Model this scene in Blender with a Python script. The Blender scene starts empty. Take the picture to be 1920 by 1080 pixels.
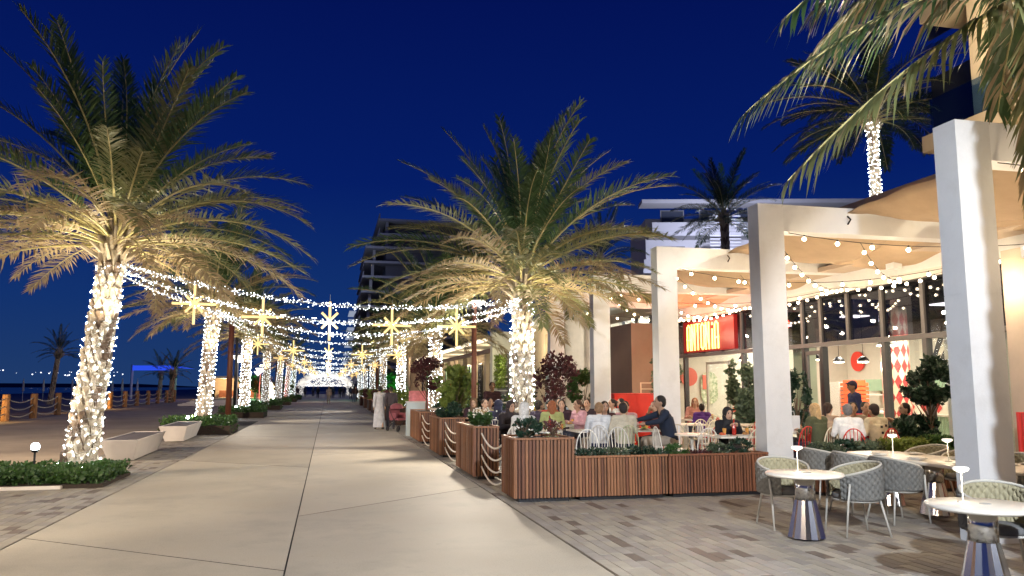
import bpy, bmesh, math, random
import numpy as np
from mathutils import Vector, Matrix, Euler
from math import sin, cos, pi, radians, sqrt, atan2

S = bpy.context.scene
COL = S.collection
rnd = random.Random(7)

# ------------------------------------------------------------------ camera
cd = bpy.data.cameras.new('camera'); cam = bpy.data.objects.new('camera', cd); COL.objects.link(cam)
cam.location = (0, 0, 1.7)
cam.rotation_euler = (radians(90) + math.atan(185 / 1480), 0, -radians(13.04))
cd.sensor_width = 36; cd.lens = 36 * 1480 / 1920; cd.clip_end = 6000; cd.clip_start = .1
S.camera = cam

# ------------------------------------------------------------------ night sky
w = bpy.data.worlds.new('World'); S.world = w; w.use_nodes = True
nt = w.node_tree; bg = nt.nodes['Background']
tc = nt.nodes.new('ShaderNodeTexCoord'); sp = nt.nodes.new('ShaderNodeSeparateXYZ')
nt.links.new(tc.outputs['Generated'], sp.inputs[0])
cr = nt.nodes.new('ShaderNodeValToRGB')
nt.links.new(sp.outputs['Z'], cr.inputs[0])
e = cr.color_ramp.elements
e[0].position = 0.0; e[0].color = (.009, .028, .090, 1)
e[1].position = .55; e[1].color = (.0004, .0022, .047, 1)
k = e.new(.10); k.color = (.0038, .0200, .098, 1)
k = e.new(.25); k.color = (.0010, .0080, .083, 1)
nt.links.new(cr.outputs[0], bg.inputs[0]); bg.inputs[1].default_value = 1.0

S.view_settings.view_transform = 'Standard'; S.view_settings.look = 'None'
S.view_settings.exposure = 0.66; S.view_settings.gamma = 1
S.cycles.max_bounces = 6; S.cycles.diffuse_bounces = 3; S.cycles.glossy_bounces = 4
S.cycles.transparent_max_bounces = 16; S.cycles.sample_clamp_indirect = 6
S.cycles.use_denoising = True
S.cycles.caustics_reflective = False; S.cycles.caustics_refractive = False

# ------------------------------------------------------------------ materials
MATS = {}
def lin(c):
    return tuple((x / 255 / 12.92 if x / 255 <= .04045 else ((x / 255 + .055) / 1.055) ** 2.4) for x in c)
def mat(name, col=(.5, .5, .5), rough=.6, metal=0, noise=.0, scale=6, bump=0, bscale=60, spec=.5, emit=None, es=0,
        trans=0, sampling=None, stretch=None, col2=None, sub=0):
    if name in MATS: return MATS[name]
    m = bpy.data.materials.new(name); m.use_nodes = True; MATS[name] = m
    n = m.node_tree; L = n.links; b = n.nodes['Principled BSDF']
    b.inputs['Base Color'].default_value = (*col, 1); b.inputs['Roughness'].default_value = rough
    b.inputs['Metallic'].default_value = metal; b.inputs['Specular IOR Level'].default_value = spec
    if trans: b.inputs['Transmission Weight'].default_value = trans
    if emit: b.inputs['Emission Color'].default_value = (*emit, 1); b.inputs['Emission Strength'].default_value = es
    if noise or bump or col2:
        t = n.nodes.new('ShaderNodeTexCoord'); src = t.outputs['Object']
        if stretch:
            mp = n.nodes.new('ShaderNodeMapping'); mp.inputs['Scale'].default_value = stretch
            L.new(src, mp.inputs[0]); src = mp.outputs[0]
    if noise or col2:
        t1 = n.nodes.new('ShaderNodeTexNoise'); t1.inputs['Scale'].default_value = scale; t1.inputs['Detail'].default_value = 6
        t1.inputs['Roughness'].default_value = .65
        L.new(src, t1.inputs[0])
        r = n.nodes.new('ShaderNodeValToRGB')
        a = col2 or tuple(c * (1 - noise) for c in col); bb = col if col2 else tuple(min(1, c * (1 + noise)) for c in col)
        r.color_ramp.elements[0].position = .32; r.color_ramp.elements[0].color = (*a, 1)
        r.color_ramp.elements[1].position = .68; r.color_ramp.elements[1].color = (*bb, 1)
        L.new(t1.outputs['Fac'], r.inputs[0]); 
        oi = n.nodes.new('ShaderNodeObjectInfo'); hs = n.nodes.new('ShaderNodeHueSaturation')
        mr = n.nodes.new('ShaderNodeMapRange'); mr.inputs['To Min'].default_value = .82; mr.inputs['To Max'].default_value = 1.18
        L.new(oi.outputs['Random'], mr.inputs[0]); L.new(mr.outputs[0], hs.inputs['Value'])
        L.new(r.outputs[0], hs.inputs['Color']); L.new(hs.outputs[0], b.inputs['Base Color'])
        if emit is None:
            m2 = n.nodes.new('ShaderNodeMapRange'); m2.inputs['To Min'].default_value = max(.05, rough - .12); m2.inputs['To Max'].default_value = min(1, rough + .12)
            L.new(t1.outputs['Fac'], m2.inputs[0]); L.new(m2.outputs[0], b.inputs['Roughness'])
    if bump:
        t2 = n.nodes.new('ShaderNodeTexNoise'); t2.inputs['Scale'].default_value = bscale; t2.inputs['Detail'].default_value = 5
        L.new(src, t2.inputs[0]); bp = n.nodes.new('ShaderNodeBump'); bp.inputs['Strength'].default_value = bump
        bp.inputs['Distance'].default_value = .01
        L.new(t2.outputs['Fac'], bp.inputs['Height']); L.new(bp.outputs[0], b.inputs['Normal'])
    if sampling: m.cycles.emission_sampling = sampling
    return m

def leafmat(name, col, col2, tr=.25, rough=.5):
    if name in MATS: return MATS[name]
    m = mat(name, col, rough, noise=.3, scale=2.5, col2=col2)
    n = m.node_tree; L = n.links; b = n.nodes['Principled BSDF']; out = n.nodes['Material Output']
    t = n.nodes.new('ShaderNodeBsdfTranslucent'); mx = n.nodes.new('ShaderNodeMixShader'); mx.inputs[0].default_value = tr
    src = b.inputs['Base Color'].links[0].from_socket
    L.new(src, t.inputs[0]); L.new(b.outputs[0], mx.inputs[1]); L.new(t.outputs[0], mx.inputs[2]); L.new(mx.outputs[0], out.inputs[0])
    return m

def glassmat(name, tint=(.93, .96, .95), refl=.5):
    if name in MATS: return MATS[name]
    m = bpy.data.materials.new(name); m.use_nodes = True; MATS[name] = m
    n = m.node_tree; n.nodes.clear(); L = n.links
    o = n.nodes.new('ShaderNodeOutputMaterial'); t = n.nodes.new('ShaderNodeBsdfTransparent'); t.inputs[0].default_value = (*tint, 1)
    g = n.nodes.new('ShaderNodeBsdfGlossy'); g.inputs['Roughness'].default_value = .02
    f = n.nodes.new('ShaderNodeFresnel'); gm = n.nodes.new('ShaderNodeNewGeometry'); ir = n.nodes.new('ShaderNodeMapRange')
    ir.inputs['To Min'].default_value = 1.5; ir.inputs['To Max'].default_value = 1 / 1.5; L.new(gm.outputs['Backfacing'], ir.inputs[0]); L.new(ir.outputs[0], f.inputs[0])
    mx = n.nodes.new('ShaderNodeMixShader'); mu = n.nodes.new('ShaderNodeMath'); mu.operation = 'MULTIPLY'; mu.inputs[1].default_value = refl * 2
    mu.use_clamp = True
    L.new(f.outputs[0], mu.inputs[0]); L.new(mu.outputs[0], mx.inputs[0]); L.new(t.outputs[0], mx.inputs[1]); L.new(g.outputs[0], mx.inputs[2])
    L.new(mx.outputs[0], o.inputs[0]); return m

WHITE = mat('painted_white', (.72, .73, .74), .5, noise=.05, scale=1.2, bump=.15, bscale=40)
STEEL = mat('white_metal', (.72, .70, .64), .35, noise=.04)
CREAMM = mat('cream_metal', (.70, .62, .46), .35, noise=.04)
REDM = mat('red_metal', (.62, .04, .03), .35, noise=.05)
GREENM = mat('olive_metal', (.42, .46, .28), .35, noise=.05)
BLACK = mat('black_metal', (.015, .015, .018), .4)
MULL = mat('mullion_grey', (.11, .105, .11), .5, noise=.1)
CHROME = mat('polished_steel', (.72, .70, .66), .2, metal=1)
WOOD = mat('slat_wood', (.255, .112, .05), .5, noise=.35, scale=5, stretch=(6, 6, .7), bump=.3, bscale=60)
WOODD = mat('slat_wood_dark', (.18, .068, .032), .5, noise=.35, scale=5, stretch=(6, 6, .7), bump=.3)
WOODCORE = mat('planter_core', (.05, .02, .012), .8)
SOIL = mat('soil', (.05, .035, .025), .95, noise=.4, scale=30, bump=.8)
POLEW = mat('brown_pole', (.16, .055, .03), .5, noise=.3, scale=3, stretch=(5, 5, .5), bump=.2)
CONC = mat('promenade_concrete', (.41, .37, .30), .62, noise=.16, scale=1.1, bump=.25, bscale=90)
def stain(m, scale, amt, pos=.55, fine=None):
    n = m.node_tree; L = n.links; b = n.nodes['Principled BSDF']; src = b.inputs['Base Color'].links[0].from_socket
    g = n.nodes.new('ShaderNodeNewGeometry'); t = n.nodes.new('ShaderNodeTexNoise'); t.inputs['Scale'].default_value = scale; t.inputs['Detail'].default_value = 9; t.inputs['Roughness'].default_value = .7
    L.new(g.outputs['Position'], t.inputs[0]); r = n.nodes.new('ShaderNodeMapRange'); r.inputs['From Min'].default_value = pos; r.inputs['From Max'].default_value = pos + .16
    r.inputs['To Max'].default_value = amt; L.new(t.outputs['Fac'], r.inputs[0]); mx = n.nodes.new('ShaderNodeMix'); mx.data_type = 'RGBA'; mx.blend_type = 'MULTIPLY'
    mx.inputs['B'].default_value = (.42, .36, .30, 1); L.new(r.outputs[0], mx.inputs['Factor']); L.new(src, mx.inputs['A']); L.new(mx.outputs['Result'], b.inputs['Base Color'])
stain(CONC, .55, .30, .50); stain(CONC, 5.5, .42, .60); stain(CONC, 70, .35, .48); stain(WHITE, 1.8, .14, .52); stain(WHITE, 14, .12, .62)
COPING = mat('bench_concrete', (.72, .66, .60), .6, noise=.06, scale=2, bump=.1)
PAVE = [mat('paver_a', (.315, .285, .235), .6, noise=.15, scale=3, bump=.3, bscale=60), mat('paver_b', (.275, .25, .222), .6, noise=.15, scale=3, bump=.3),
        mat('paver_c', (.14, .11, .09), .6, noise=.15, scale=3, bump=.3)]
GROUT = mat('grout', (.03, .026, .022), .9, noise=.2, scale=4)
PLAZA = mat('plaza_concrete', (.34, .28, .21), .8, noise=.2, scale=.4, bump=.3)
SAND = mat('sand', (.30, .24, .17), .95, noise=.2, scale=.3, bump=1, bscale=6)
LEAFP = [leafmat('palm_green', (.10, .17, .055), (.035, .085, .03), rough=.36), leafmat('palm_olive', (.27, .27, .12), (.13, .16, .06), rough=.4),
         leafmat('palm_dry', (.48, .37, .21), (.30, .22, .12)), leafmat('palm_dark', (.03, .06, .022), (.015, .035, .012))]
RACH = mat('palm_rachis', (.42, .36, .15), .5, noise=.2)
BARK = mat('palm_bark', (.40, .33, .24), .8, noise=.35, scale=9, bump=.6, bscale=40)
BARKD = mat('palm_bark_dark', (.16, .11, .075), .9, noise=.4, scale=9, bump=.6)
GREEN = [leafmat('shrub_green', (.07, .15, .03), (.03, .08, .02)), leafmat('shrub_yellow', (.26, .32, .06), (.12, .19, .04)),
         leafmat('shrub_dark', (.025, .065, .035), (.012, .035, .02)), leafmat('shrub_red', (.16, .05, .05), (.07, .025, .03)),
         leafmat('olive_leaf', (.13, .17, .10), (.06, .09, .05))]
STEM = mat('stem', (.12, .08, .05), .8)
BULBC = mat('cool_bulb', (1, 1, 1), emit=(.86, .96, 1.0), es=105)
BULBT = mat('tunnel_bulb', (1, 1, 1), emit=(1, .93, .8), es=1.3, sampling='NONE')
BULBM = mat('cool_bulb_mid', (1, 1, 1), emit=(.88, .96, 1.0), es=24)
BULBG = mat('garland_bulb', (1, 1, 1), emit=(.88, .95, 1.0), es=8)
BULBF = mat('cool_bulb_far', (1, 1, 1), emit=(.90, .97, 1.0), es=3, sampling='NONE')
BULBW = mat('warm_bulb', (1, 1, 1), emit=(1, .80, .52), es=16)
STARM = mat('star_tube', (.12, .09, .05), emit=(1, .66, .25), es=1.0)
WIRE = mat('wire', (.25, .25, .24), .6)
DWIRE = mat('dark_wire', (.03, .025, .02), .6)
GLASS = glassmat('clear_glass')
GLASSD = glassmat('band_glass', (.35, .36, .42), .9)
SAIL = leafmat('sail_fabric', (.52, .39, .26), (.45, .33, .22), .22, .9)
FABRIC = mat('grey_rope', (.20, .195, .178), .85, noise=.12, scale=20, bump=.5, bscale=120)
FABRICI = mat('tan_rope', (.40, .36, .23), .85, noise=.1, scale=20, bump=.4, bscale=120)
CUSH = mat('cushion', (.15, .15, .15), .9, noise=.1, bump=.3)
TOPM = mat('table_stone', (.76, .71, .62), .35, noise=.04, scale=8)

# ------------------------------------------------------------------ mesh builder
class MB:
    def __init__(s): s.v = []; s.f = []; s.m = []; s.mi = 0; s.X = None
    def add(s, vs, fs, mi=None):
        o = len(s.v)
        if s.X is not None: vs = [s.X @ Vector(v) for v in vs]
        s.v.extend([tuple(v) for v in vs]); s.f.extend([tuple(i + o for i in f) for f in fs])
        s.m.extend([s.mi if mi is None else mi] * len(fs)); return s
    def box(s, x0, x1, y0, y1, z0, z1, mi=None):
        return s.add([(x, y, z) for x in (x0, x1) for y in (y0, y1) for z in (z0, z1)],
                     [(0, 1, 3, 2), (4, 6, 7, 5), (0, 4, 5, 1), (2, 3, 7, 6), (0, 2, 6, 4), (1, 5, 7, 3)], mi)
    def bbox(s, x0, x1, y0, y1, z0, z1, b=.004, mi=None):   # box with chamfered top
        v = [(x0, y0, z0), (x1, y0, z0), (x1, y1, z0), (x0, y1, z0), (x0, y0, z1 - b), (x1, y0, z1 - b), (x1, y1, z1 - b), (x0, y1, z1 - b),
             (x0 + b, y0 + b, z1), (x1 - b, y0 + b, z1), (x1 - b, y1 - b, z1), (x0 + b, y1 - b, z1)]
        f = [(i, (i + 1) % 4, (i + 1) % 4 + 4, i + 4) for i in range(4)] + [(i + 4, (i + 1) % 4 + 4, (i + 1) % 4 + 8, i + 8) for i in range(4)] + [(8, 9, 10, 11), (3, 2, 1, 0)]
        return s.add(v, f, mi)
    def tube(s, pts, r, n=6, mi=None, cap=True, closed=False):
        pts = [Vector(p) for p in pts]; N = len(pts)
        rs = r if isinstance(r, (list, tuple)) else [r] * N
        vs = []; prev = None
        for i, p in enumerate(pts):
            if closed: d = (pts[(i + 1) % N] - pts[i - 1])
            else: d = pts[min(i + 1, N - 1)] - pts[max(i - 1, 0)]
            d = d.normalized() if d.length > 1e-9 else Vector((0, 0, 1))
            if prev is None:
                a = Vector((0, 0, 1)) if abs(d.z) < .9 else Vector((1, 0, 0))
                u = d.cross(a).normalized()
            else:
                u = (prev - d * prev.dot(d)); u = u.normalized() if u.length > 1e-6 else d.orthogonal().normalized()
            prev = u; q = d.cross(u)
            for j in range(n):
                a = 2 * pi * j / n; vs.append(p + (u * cos(a) + q * sin(a)) * rs[i])
        fs = []
        for i in range(N if closed else N - 1):
            for j in range(n):
                a = i * n + j; b = i * n + (j + 1) % n; c = ((i + 1) % N) * n + (j + 1) % n; d2 = ((i + 1) % N) * n + j
                fs.append((a, b, c, d2))
        if cap and not closed: fs.append(tuple(range(n))[::-1]); fs.append(tuple(range((N - 1) * n, N * n)))
        return s.add(vs, fs, mi)
    def cyl(s, x, y, z0, z1, r0, r1=None, n=16, mi=None): return s.tube([(x, y, z0), (x, y, z1)], [r0, r0 if r1 is None else r1], n, mi)
    def lathe(s, prof, n=24, c=(0, 0, 0), mi=None):
        vs = [(c[0] + r * cos(2 * pi * j / n), c[1] + r * sin(2 * pi * j / n), c[2] + z) for r, z in prof for j in range(n)]
        fs = [(i * n + j, i * n + (j + 1) % n, (i + 1) * n + (j + 1) % n, (i + 1) * n + j) for i in range(len(prof) - 1) for j in range(n)]
        fs.append(tuple(range(n))[::-1]); fs.append(tuple(range((len(prof) - 1) * n, len(prof) * n)))
        return s.add(vs, fs, mi)
    def octa(s, c, r, mi=None, sz=1):
        x, y, z = c
        return s.add([(x + r, y, z), (x, y + r, z), (x - r, y, z), (x, y - r, z), (x, y, z + r * sz), (x, y, z - r * sz)],
                     [(0, 1, 4), (1, 2, 4), (2, 3, 4), (3, 0, 4), (1, 0, 5), (2, 1, 5), (3, 2, 5), (0, 3, 5)], mi)
    def ball(s, c, r, n=10, m=6, mi=None, sc=(1, 1, 1)):
        prof = [(r * sin(pi * i / m), -r * cos(pi * i / m)) for i in range(m + 1)]
        vs = [(c[0], c[1], c[2] - r * sc[2])]
        for i in range(1, m):
            for j in range(n):
                a = 2 * pi * j / n; vs.append((c[0] + prof[i][0] * cos(a) * sc[0], c[1] + prof[i][0] * sin(a) * sc[1], c[2] + prof[i][1] * sc[2]))
        vs.append((c[0], c[1], c[2] + r * sc[2])); fs = []
        for j in range(n): fs.append((0, 1 + (j + 1) % n, 1 + j)); fs.append((len(vs) - 1, len(vs) - 1 - n + j, len(vs) - 1 - n + (j + 1) % n))
        for i in range(m - 2):
            for j in range(n):
                a = 1 + i * n; fs.append((a + j, a + (j + 1) % n, a + n + (j + 1) % n, a + n + j))
        return s.add(vs, fs, mi)
    def mesh(s, name, mats, smooth=False):
        me = bpy.data.meshes.new(name); me.from_pydata(s.v, [], s.f)
        for m in (mats if isinstance(mats, (list, tuple)) else [mats]): me.materials.append(m)
        if any(s.m): me.polygons.foreach_set('material_index', s.m)
        if smooth: me.polygons.foreach_set('use_smooth', [True] * len(s.f))
        me.update(); return me
    def build(s, name, mats, parent=None, smooth=False):
        return link(name, s.mesh(name, mats, smooth), parent)

def link(name, me, parent=None, loc=(0, 0, 0), rz=0, m=None):
    o = bpy.data.objects.new(name, me); COL.objects.link(o); o.parent = parent; o.location = loc; o.rotation_euler = (0, 0, rz)
    if m is not None:
        o.material_slots[0].link = 'OBJECT'; o.material_slots[0].material = m
    return o
def thing(name, label, cat, loc=(0, 0, 0), rz=0, group=None, sc=1):
    o = bpy.data.objects.new(name, None); COL.objects.link(o); o.empty_display_size = .2
    o.location = loc; o.rotation_euler = (0, 0, rz); o.scale = (sc, sc, sc); o['label'] = label; o['category'] = cat
    if group: o['group'] = group
    return o
def tag(o, label, cat, group=None, kind=None):
    o['label'] = label; o['category'] = cat
    if group: o['group'] = group
    if kind: o['kind'] = kind
    return o
def struct(o): o['kind'] = 'structure'; return o
def stuff(o): o['kind'] = 'stuff'; return o
def kids(o): return KIDS.get(o.name, [])
def dup(root, loc, rz, label, group=None, sc=None):
    r = root.copy(); COL.objects.link(r); r.location = loc; r.rotation_euler = (0, 0, rz); r['label'] = label
    if group: r['group'] = group
    if sc: r.scale = (sc, sc, sc)
    for ch in list(root.children):
        c = ch.copy(); COL.objects.link(c); c.parent = r
        for g in list(ch.children):
            d = g.copy(); COL.objects.link(d); d.parent = c
    return r
def lamp(name, kind, loc, energy, col=(1, 1, 1), parent=None, rot=(0, 0, 0), size=.1, spot=None, blend=.5):
    l = bpy.data.lights.new(name, kind); l.energy = energy; l.color = col
    if kind == 'AREA': l.size = size
    else: l.shadow_soft_size = size
    if spot: l.spot_size = radians(spot); l.spot_blend = blend
    o = bpy.data.objects.new(name, l); COL.objects.link(o); o.location = loc; o.rotation_euler = rot; o.parent = parent
    return o
def aim(o, frm, to):
    d = Vector(to) - Vector(frm); o.rotation_euler = d.to_track_quat('-Z', 'Y').to_euler()

# ================================================================== SETTING: ground
g = MB(); g.box(-4000, 4000, -200, 6000, -.6, -.30); struct(g.build('ground', SAND))
SEA = mat('sea_water', (.006, .014, .035), .25, bump=1, bscale=.4)
g = MB(); g.add([(-4000, -100, -.25), (-75, -100, -.25), (-95, 600, -.25), (-40, 5900, -.25), (-4000, 5900, -.25)], [(0, 1, 2, 3, 4)]); struct(g.build('sea', SEA))
g = MB(); g.box(-16.4, -5.5, -8, 300, -.3, -.004); struct(g.build('plaza', PLAZA))
g = MB(); g.box(-3.3, 2.6, -8, 320, -.3, -.02); promenade = struct(g.build('promenade', GROUT))
# slabs of the promenade, separated by joints: big irregular pieces
def slab(x0, x1, ya0, ya1, yb0, yb1):
    b = MB(); c = .002
    v = [(x0, ya0, -.015), (x1, yb0, -.015), (x1, yb1, -.015), (x0, ya1, -.015)]
    t = [(x0 + c, ya0 + c, .0), (x1 - c, yb0 + c, .0), (x1 - c, yb1 - c, .0), (x0 + c, ya1 - c, .0)]
    b.add(v + t, [(0, 1, 5, 4), (1, 2, 6, 5), (2, 3, 7, 6), (3, 0, 4, 7)], 1); b.f.append((4, 5, 6, 7)); b.m.append(0)
    b.build('concrete_slab', [CONC, GROUT], promenade)
Jl = [(-8, -8), (3.6, 1.3), (10.2, 7.9), (20.0, 17.6), (29, 28), (38, 37.6)] + [(38 + 9 * i, 37.8 + 9 * i) for i in range(1, 30)]
Jr = [(-8, -8), (2.2, 3.2), (11.1, 13.6), (20.6, 22.0), (30, 31)] + [(30 + 9 * i, 31 + 9 * i) for i in range(1, 31)]
for i in range(len(Jl) - 1): slab(-3.29, -.347, Jl[i][0] + .01, Jl[i + 1][0] - .01, Jl[i][1] + .01, Jl[i + 1][1] - .01)
for i in range(len(Jr) - 1): slab(-.335, 2.59, Jr[i][0] + .01, Jr[i + 1][0] - .01, Jr[i][1] + .01, Jr[i + 1][1] - .01)

def paving(name, x0, x1, y0, y1, pw, pl, origin, near_n, thick=.03, dark=.10, seed=3):
    r = random.Random(seed)
    b = MB(); b.box(x0, x1, y0, y1, -.3, -thick + .012); root = struct(b.build(name, GROUT))
    cells = []; nx = int((x1 - x0) / pw); pw = (x1 - x0) / nx
    for i in range(nx):
        y = y0 + r.random() * pl * -1
        while y < y1:
            a = max(y, y0); c = min(y + pl, y1)
            if c - a > .05: cells.append((x0 + i * pw, x0 + (i + 1) * pw, a, c))
            y += pl
    cells.sort(key=lambda c: ((c[0] + c[1]) / 2 - origin[0]) ** 2 + ((c[2] + c[3]) / 2 - origin[1]) ** 2)
    gmesh = {}
    for c in cells[:near_n]:
        q = r.random(); mi = 2 if q < dark else (1 if q < dark + .4 else 0)
        L = round(c[3] - c[2], 2); key = (L, mi)
        if key not in gmesh:
            m = MB(); m.bbox(.003, pw - .003, .003, L - .003, -thick, 0, .004); gmesh[key] = m.mesh('paver', PAVE[mi])
        link('paver', gmesh[key], root, (c[0], c[2], r.uniform(-.003, .001)))
    rest = MB()
    for c in cells[near_n:]:
        q = r.random(); mi = 2 if q < dark else (1 if q < dark + .4 else 0); z = r.uniform(-.003, .001)
        if c[2] > 30: continue
        rest.add([(c[0] + .004, c[2] + .004, z), (c[1] - .004, c[2] + .004, z), (c[1] - .004, c[3] - .004, z), (c[0] + .004, c[3] - .004, z),
                  (c[0], c[2], z - thick), (c[1], c[2], z - thick), (c[1], c[3], z - thick), (c[0], c[3], z - thick)],
                 [(0, 1, 2, 3), (4, 5, 1, 0), (5, 6, 2, 1), (6, 7, 3, 2), (7, 4, 0, 3)], mi)
    if rest.f: stuff(rest.build('pavers', PAVE, root))
    return root
paving('terrace_paving', 2.62, 10.9, 3.0, 30.0, .125, .34, (5.0, 7.3), 300, dark=.09)
paving('edge_paving', -5.5, -3.32, 7.0, 42.0, .14, .28, (-4.2, 11), 290, dark=.10, seed=5)
g = MB(); g.box(2.62, 60, 30.0, 320, -.3, -.006); struct(g.build('far_pavement', PAVE[0]))
g = MB(); g.box(10.9, 20, 2, 30.0, -.3, -.008); struct(g.build('shop_floor', mat('shop_floor', (.42, .38, .34), .35, noise=.06)))
g = MB(); g.box(2.61, 22, -8, 3.0, -.3, -.012); g.box(-5.5, -3.31, -8, 7, -.3, -.012); g.box(-5.5, -3.31, 42, 320, -.3, -.012); struct(g.build('side_pavement', PAVE[0]))
g = MB(); g.add([(-4000, 1700, -.3), (-1400, 1900, -.3), (-300, 2300, -.3), (-4000, 2800, -.3), (-3500, 2000, 22), (-1500, 2100, 14), (-500, 2350, 9), (-3500, 2600, 22)],
                [(0, 1, 5, 4), (1, 2, 6, 5), (4, 5, 6, 7), (0, 4, 7, 3)])
struct(g.build('headland', mat('headland', (.02, .02, .025), .9)))
g = MB()
for i in range(90):
    a = radians(rnd.uniform(13, 33.5)); d = rnd.uniform(1500, 1650)
    g.octa((-d * sin(a), d * cos(a), rnd.choice([22, 25, 26, 27, 28, 29]) + rnd.uniform(-1, 1)), rnd.choice([.5, .8, 1.3]), sz=.8)
tag(g.build('shore_lights', mat('shore_light', (1, 1, 1), emit=(.9, .9, 1), es=2.2, sampling='NONE')), 'tiny lights of the far shore along the horizon', 'lights', kind='stuff')

# ================================================================== RESTAURANT BUILDING
FX = 12.0
STUCCO = mat('stucco_warm', (.50, .40, .31), .8, noise=.08, scale=2, bump=.3)
STUCCOB = mat('stucco_brown', (.33, .22, .16), .8, noise=.08, scale=2, bump=.3)
STUCCOW = mat('stucco_white', (.62, .60, .56), .8, noise=.06, scale=2, bump=.2)
INWALL = mat('interior_wall', (.68, .62, .52), .8, noise=.04)
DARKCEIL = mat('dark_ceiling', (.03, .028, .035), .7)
rb = thing('restaurant_building', 'low restaurant with a glass front and a red sign behind the sail covered terrace', 'restaurant', (0, 0, 0))
def part(name, mats, parent, *boxes, smooth=False):
    b = MB()
    for q in boxes: b.box(*q)
    return b.build(name, mats, parent, smooth)
part('roof', STUCCOW, rb, (FX - .25, 20, 2, 26.5, 3.98, 4.4))
part('wall', INWALL, rb, (19, 19.2, 2, 26.5, 0, 3.97))
part('wall', INWALL, rb, (12.1, 18.99, 26.2, 26.4, 0, 3.84))
part('wall', STUCCO, rb, (11.0, 11.4, 2.0, 10.95, 0, 3.97))
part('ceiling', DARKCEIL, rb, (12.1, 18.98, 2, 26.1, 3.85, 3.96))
part('sill', MULL, rb, (FX - .06, FX + .1, 11, 26.0, 2.69, 2.79))
part('fascia', STUCCOW, rb, (FX - .35, FX - .255, 2, 26.4, 3.9, 4.3))
part('wall', STUCCOB, rb, (10.5, 12.3, 24.58 + 1.9, 26.73 + 2.1, 0, 3.96))
ys = [11.2, 12.6, 13.95, 15.2, 16.4, 17.46, 18.25, 19.24, 20.3, 21.36, 22.7, 23.95, 25.3, 26.1]
for i, y in enumerate(ys):
    part('mullion', MULL, rb, (FX - .05, FX + .09, y - .05, y + .05, 2.795, 3.9))
    if y in (11.2, 13.95, 15.2, 17.46, 18.25, 21.36, 25.3, 26.1):
        part('mullion', BLACK if y in (17.46, 18.25, 25.3) else MULL, rb, (FX - .05, FX + .1, y - .06, y + .06, 0, 2.685))
    if i:
        part('pane', GLASSD, rb, (FX, FX + .015, ys[i - 1] + .052, y - .052, 2.8, 3.9))
for a, b in ((11.2, 13.95), (13.95, 15.2), (18.25, 21.36), (21.36, 25.3), (25.3, 26.1)):
    part('pane', GLASS, rb, (FX, FX + .015, a + .062, b - .062, .05, 2.68))
# doors
dr = part('door', MULL, rb, (FX - .03, FX + .03, 17.52, 17.60, 0, 2.6), (FX - .03, FX + .03, 18.1, 18.19, 0, 2.6), (FX - .03, FX + .03, 17.6, 18.1, 2.5, 2.6))
dr = part('door', mat('pale_frame', (.55, .52, .45), .5), rb, (FX + .1, FX + .16, 22.4, 22.48, 0, 2.5), (FX + .1, FX + .16, 23.9, 23.98, 0, 2.5), (FX + .1, FX + .16, 22.48, 23.9, 2.42, 2.5), (FX + .1, FX + .16, 22.48, 23.9, .0, .1))
part('handle', STEEL, dr, (FX + .04, FX + .09, 22.5, 22.53, .9, 1.3))
# column panels inside the glass
part('wall', mat('pale_green_wall', (.40, .46, .34), .7, noise=.05), rb, (12.3, 12.5, 18.5, 19.24, 0, 3.8))
part('wall', STUCCOW, rb, (12.2, 12.34, 11.4, 13.7, 0, 3.2))
# sign
sg = thing('shop_sign', 'red lit sign with the yellow word ANTONIA above the terrace', 'sign', (FX - .2, 0, 0))
part('panel', mat('sign_red', (.16, .005, .005), .4, emit=(1, .008, .004), es=.12), sg, (0, .12, 21.5, 24.95, 2.83, 3.86))
def letter(strokes, y, h=.84, wd=.22):
    b = MB()
    for (x0, z0, x1, z1) in strokes:
        p0 = Vector((-.04, y - x0 * wd, 2.90 + z0 * h)); p1 = Vector((-.04, y - x1 * wd, 2.90 + z1 * h))
        d = p1 - p0
        t = .017
        n = Vector((0, -d.z, d.y)).normalized() * t; e_ = d.normalized() * t
        vs = [p0 + n - e_, p1 + n + e_, p1 - n + e_, p0 - n - e_]
        vs2 = [v + Vector((.04, 0, 0)) for v in vs]
        b.add(vs + vs2, [(0, 1, 2, 3), (7, 6, 5, 4), (0, 4, 5, 1), (1, 5, 6, 2), (2, 6, 7, 3), (3, 7, 4, 0)])
    b.build('letter', mat('letter_glow', (1, 1, .6), emit=(1, .78, .14), es=1.5), sg)
A_ = [(0, 0, 0, .9), (1, 0, 1, .9), (0, .9, .5, 1), (.5, 1, 1, .9), (0, .4, 1, .4)]
N_ = [(0, 0, 0, 1), (1, 0, 1, 1), (0, 1, 1, .15)]
T_ = [(0, 1, 1, 1), (.5, 0, .5, 1)]
O_ = [(0, .1, 0, .9), (1, .1, 1, .9), (0, .9, .5, 1), (.5, 1, 1, .9), (0, .1, .5, 0), (.5, 0, 1, .1)]
I_ = [(.5, 0, .5, .72), (.5, .9, .5, .96)]
for i, s_ in enumerate((A_, N_, T_, O_, N_, I_, A_)): letter(s_, 24.62 - i * .335 + (.06 if i == 6 else 0), wd=.21)
lamp('sign_light', 'POINT', (-.7, 23.2, 3.75), 34, (1, .05, .02), sg, size=.2); lamp('sign_light', 'POINT', (-1.3, 21.6, 3.6), 26, (1, .05, .02), sg, size=.2)

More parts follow.
